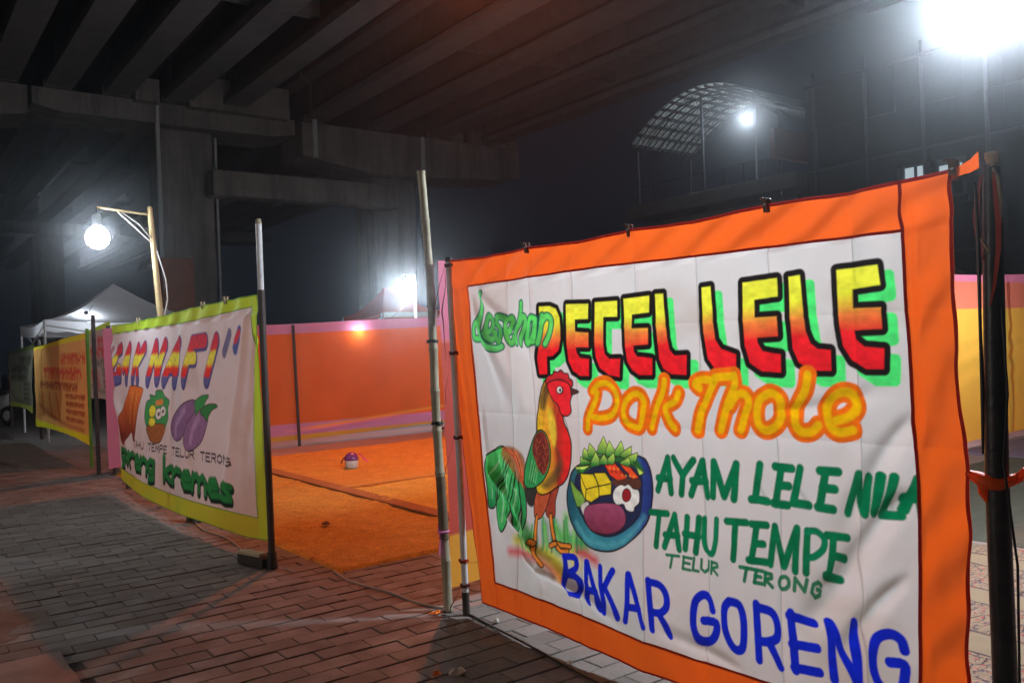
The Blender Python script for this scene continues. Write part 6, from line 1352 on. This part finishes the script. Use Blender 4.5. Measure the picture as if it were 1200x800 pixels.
carpet('carpet', 6.15, 10.3, .2, 4.5, .010, mat('green_mat', (.065, .07, .05), .9, noise=[(2, .7, (.04, .045, .04)), (40, .5, (.09, .09, .07))], bump=[(80, .5), (6, .4)]), 'plain grey green mat beyond the patterned rug', .016)
carpet('carpet', 10.32, 12.4, .2, 5.0, .012, mat('violet_mat', (.12, .1, .16), .9, noise=[(3, .6, (.18, .13, .2))], bump=[(60, .5)]), 'dark violet mat at the foot of the yellow cloth', .02)
# ------------------------------------------------------------------ small things
t = empty('lidded_tub', (4.78, 9.83, .03), 'small white tub with purple domed lid standing on the orange carpet', 'tub')
MB().lathe([(.001, 0), (.072, 0), (.08, .01), (.084, .10), (.078, .104)], (4.78, 9.83, .03), 20).build('tub', M['plastic_white'], t)
MB().lathe([(.088, .098), (.09, .108), (.086, .13), (.07, .165), (.04, .188), (.012, .195), (.001, .196)], (4.78, 9.83, .03), 20).build('lid', M['purple'], t)
MB().ribbon([(4.80, 9.83, .225), (4.88, 9.81, .2), (4.93, 9.79, .14), (4.98, 9.78, .085)], (.6, -.8, 0), [.01, .03, .04, .05]).build('streamer', M['pink'], t)
MB().ribbon([(4.74, 9.85, .2), (4.69, 9.88, .15), (4.67, 9.90, .09)], (.6, -.8, 0), [.01, .02, .02]).build('streamer', M['strap'], t)
MB().box((4.745, 9.765, .09), (.03, .012, .035), rz=-.6).build('sticker', M['clip'], t)
def flake(name, c, r, m_, lab, cat, seed=1, h=.01):
    rr = random.Random(seed); g = MB(); n = 9; ring = [(c[0]+r*rr.uniform(.5, 1.1)*math.cos(2*PI*i/n), c[1]+r*rr.uniform(.4, .9)*math.sin(2*PI*i/n), c[2]+rr.uniform(0, h)) for i in range(n)]
    ring2 = [(c[0]+(p[0]-c[0])*.5, c[1]+(p[1]-c[1])*.5, c[2]+h*rr.uniform(.8, 2)) for p in ring]
    g.add(ring+ring2+[(c[0], c[1], c[2]+h)], [(i, (i+1) % n, n+(i+1) % n, n+i) for i in range(n)]+[(n+i, n+(i+1) % n, 2*n) for i in range(n)]); return tag(g.build(name, m_), lab, cat)
flake('dry_leaf', (3.03, 6.75, .03), .05, M['leaf'], 'dark dry leaf lying on the front orange carpet', 'leaf', 3, .02)
flake('dark_rag', (8.2, 13.0, .0), .16, M['strap'], 'small dark rag on the floor by the back fence', 'rag', 6, .04)
flake('paper_scrap', (2.10, 3.32, .004), .05, M['paper'], 'crumpled pale paper scrap at the bottom edge of the photo', 'litter', 2, .018)
flake('paper_scrap', (2.02, 3.36, .004), .03, M['orange_rim'], 'orange wrapper scrap beside the crumpled paper', 'litter', 4, .015)
flake('plastic_scrap', (2.56, 3.06, .004), .022, M['plastic_white'], 'tiny white plastic scrap beside the cable under the banner', 'litter', 5, .008)
flake('plastic_scrap', (2.66, 3.78, .004), .03, M['plastic_white'], 'small pale scrap on the pavers under the banner corner', 'litter', 8, .012)
flake('plastic_scrap', (2.50, 4.15, .004), .05, M['orange_rim'], 'bright orange scrap on the ground beside the bamboo pole foot', 'litter', 9, .01)
def cable(name, pts, r, m_, lab, cat='cable'):
    P = smooth_line(np.array(pts, float), False); return tag(MB().tube([tuple(p) for p in P], r, 6).build(name, m_), lab, cat)
cable('ground_cable', [(2.62, 4.02, .01), (2.60, 3.75, .006), (2.56, 3.4, .012), (2.52, 3.0, .006), (2.49, 2.7, .01), (2.45, 2.2, .006)], .006, M['blackcord'], 'black cable along the pavers under the rooster banner')
cable('ground_rope', [(2.47, 5.42, .008), (2.44, 5.1, .006), (2.50, 4.7, .01), (2.52, 4.4, .006), (2.57, 4.18, .01)], .007, M['cord'], 'pale rope on the pavers from the carpet corner to the bamboo pole')
cable('ground_cable', [(2.3, 8.0, .01), (2.24, 7.5, .008), (2.28, 7.0, .01), (2.22, 6.5, .008), (2.18, 6.15, .01)], .006, M['cord'], 'thin pale cable under the lime bordered banner')
cable('ground_cable', [(2.35, 12.0, .01), (2.5, 11.0, .012), (2.42, 10.4, .01), (2.6, 9.8, .03)], .006, M['cord'], 'thin cable behind the left post of the lime banner')
# tub with orange rim at the lower left
cx, cy = .12, 4.22
t = empty('rimmed_tub', (cx, cy, .014), 'dark tub with a bright orange rim cut by the lower left corner', 'tub')
MB().lathe([(.001, .01), (.2, .01), (.225, .03), (.262, .24), (.255, .245), (.22, .05), (.001, .04)], (cx, cy, .014), 28).build('body', M['black'], t)
MB().tube([(cx+.264*math.cos(a), cy+.264*math.sin(a), .262) for a in np.linspace(0, 2*PI, 40)], .009, 8, False).build('rim', M['orange_rim'], t)
# parked scooter at the far left edge
t = empty('parked_scooter', (2.3, 24.6, 0), 'pale motor scooter parked beyond the banners at the left frame edge', 'scooter', rz=.5)
def L2W(p): return wm(t) @ Vector(p)
def sc(name, g, m_, par=None): g.v = [tuple(L2W(v)) for v in g.v]; return g.build(name, m_, par or t)
for y_ in (-.62, .62):
    g = MB(); g.tube([(0, y_+.2*math.cos(a), .24+.2*math.sin(a)) for a in np.linspace(0, 2*PI, 21)], .05, 8, False); w_ = sc('wheel', g, M['rubber']); g = MB(); g.tube([(-.03, y_, .24), (.03, y_, .24)], .12, 12); sc('rim', g, M['steel'], w_)
g = MB(); g.tube([(0, -.8, .72), (0, -.55, .62), (0, -.2, .42), (0, .2, .34), (0, .42, .5), (0, .52, .95)], [.08, .17, .16, .12, .16, .07], 12); sc('body', g, M['scooter'])
g = MB(); g.tube([(0, -.75, .8), (0, -.4, .78), (0, .02, .74)], [.08, .14, .09], 10); sc('seat', g, M['rubber'])
g = MB(); g.tube([(-.32, .42, 1.02), (0, .5, .98), (.32, .42, 1.02)], .02, 8); sc('handlebar', g, M['black'])
g = MB(); g.lathe([(.001, -.07), (.07, -.05), (.08, .02), (.001, .05)], (0, .58, .9), 12); sc('headlight', g, M['plastic_white'])
# ------------------------------------------------------------------ night haze, added mostly to give the lamps their lens glare
if GLARE_HAZE_DENSITY:
    hm = bpy.data.materials.new('glare_haze'); hm.use_nodes = True; N = hm.node_tree.nodes; N.remove(N['Principled BSDF'])
    v = N.new('ShaderNodeVolumePrincipled'); v.inputs['Color'].default_value = (.86, .9, .95, 1); v.inputs['Density'].default_value = GLARE_HAZE_DENSITY; v.inputs['Anisotropy'].default_value = .955
    hm.node_tree.links.new(v.outputs[0], N['Material Output'].inputs['Volume'])
    o = MB().box((20, 30, 7.5), (110, 150, 17.5)).build('haze', hm); tag(o, 'thin night haze added mostly for the lens glare around the lamps', 'haze', kind='stuff')
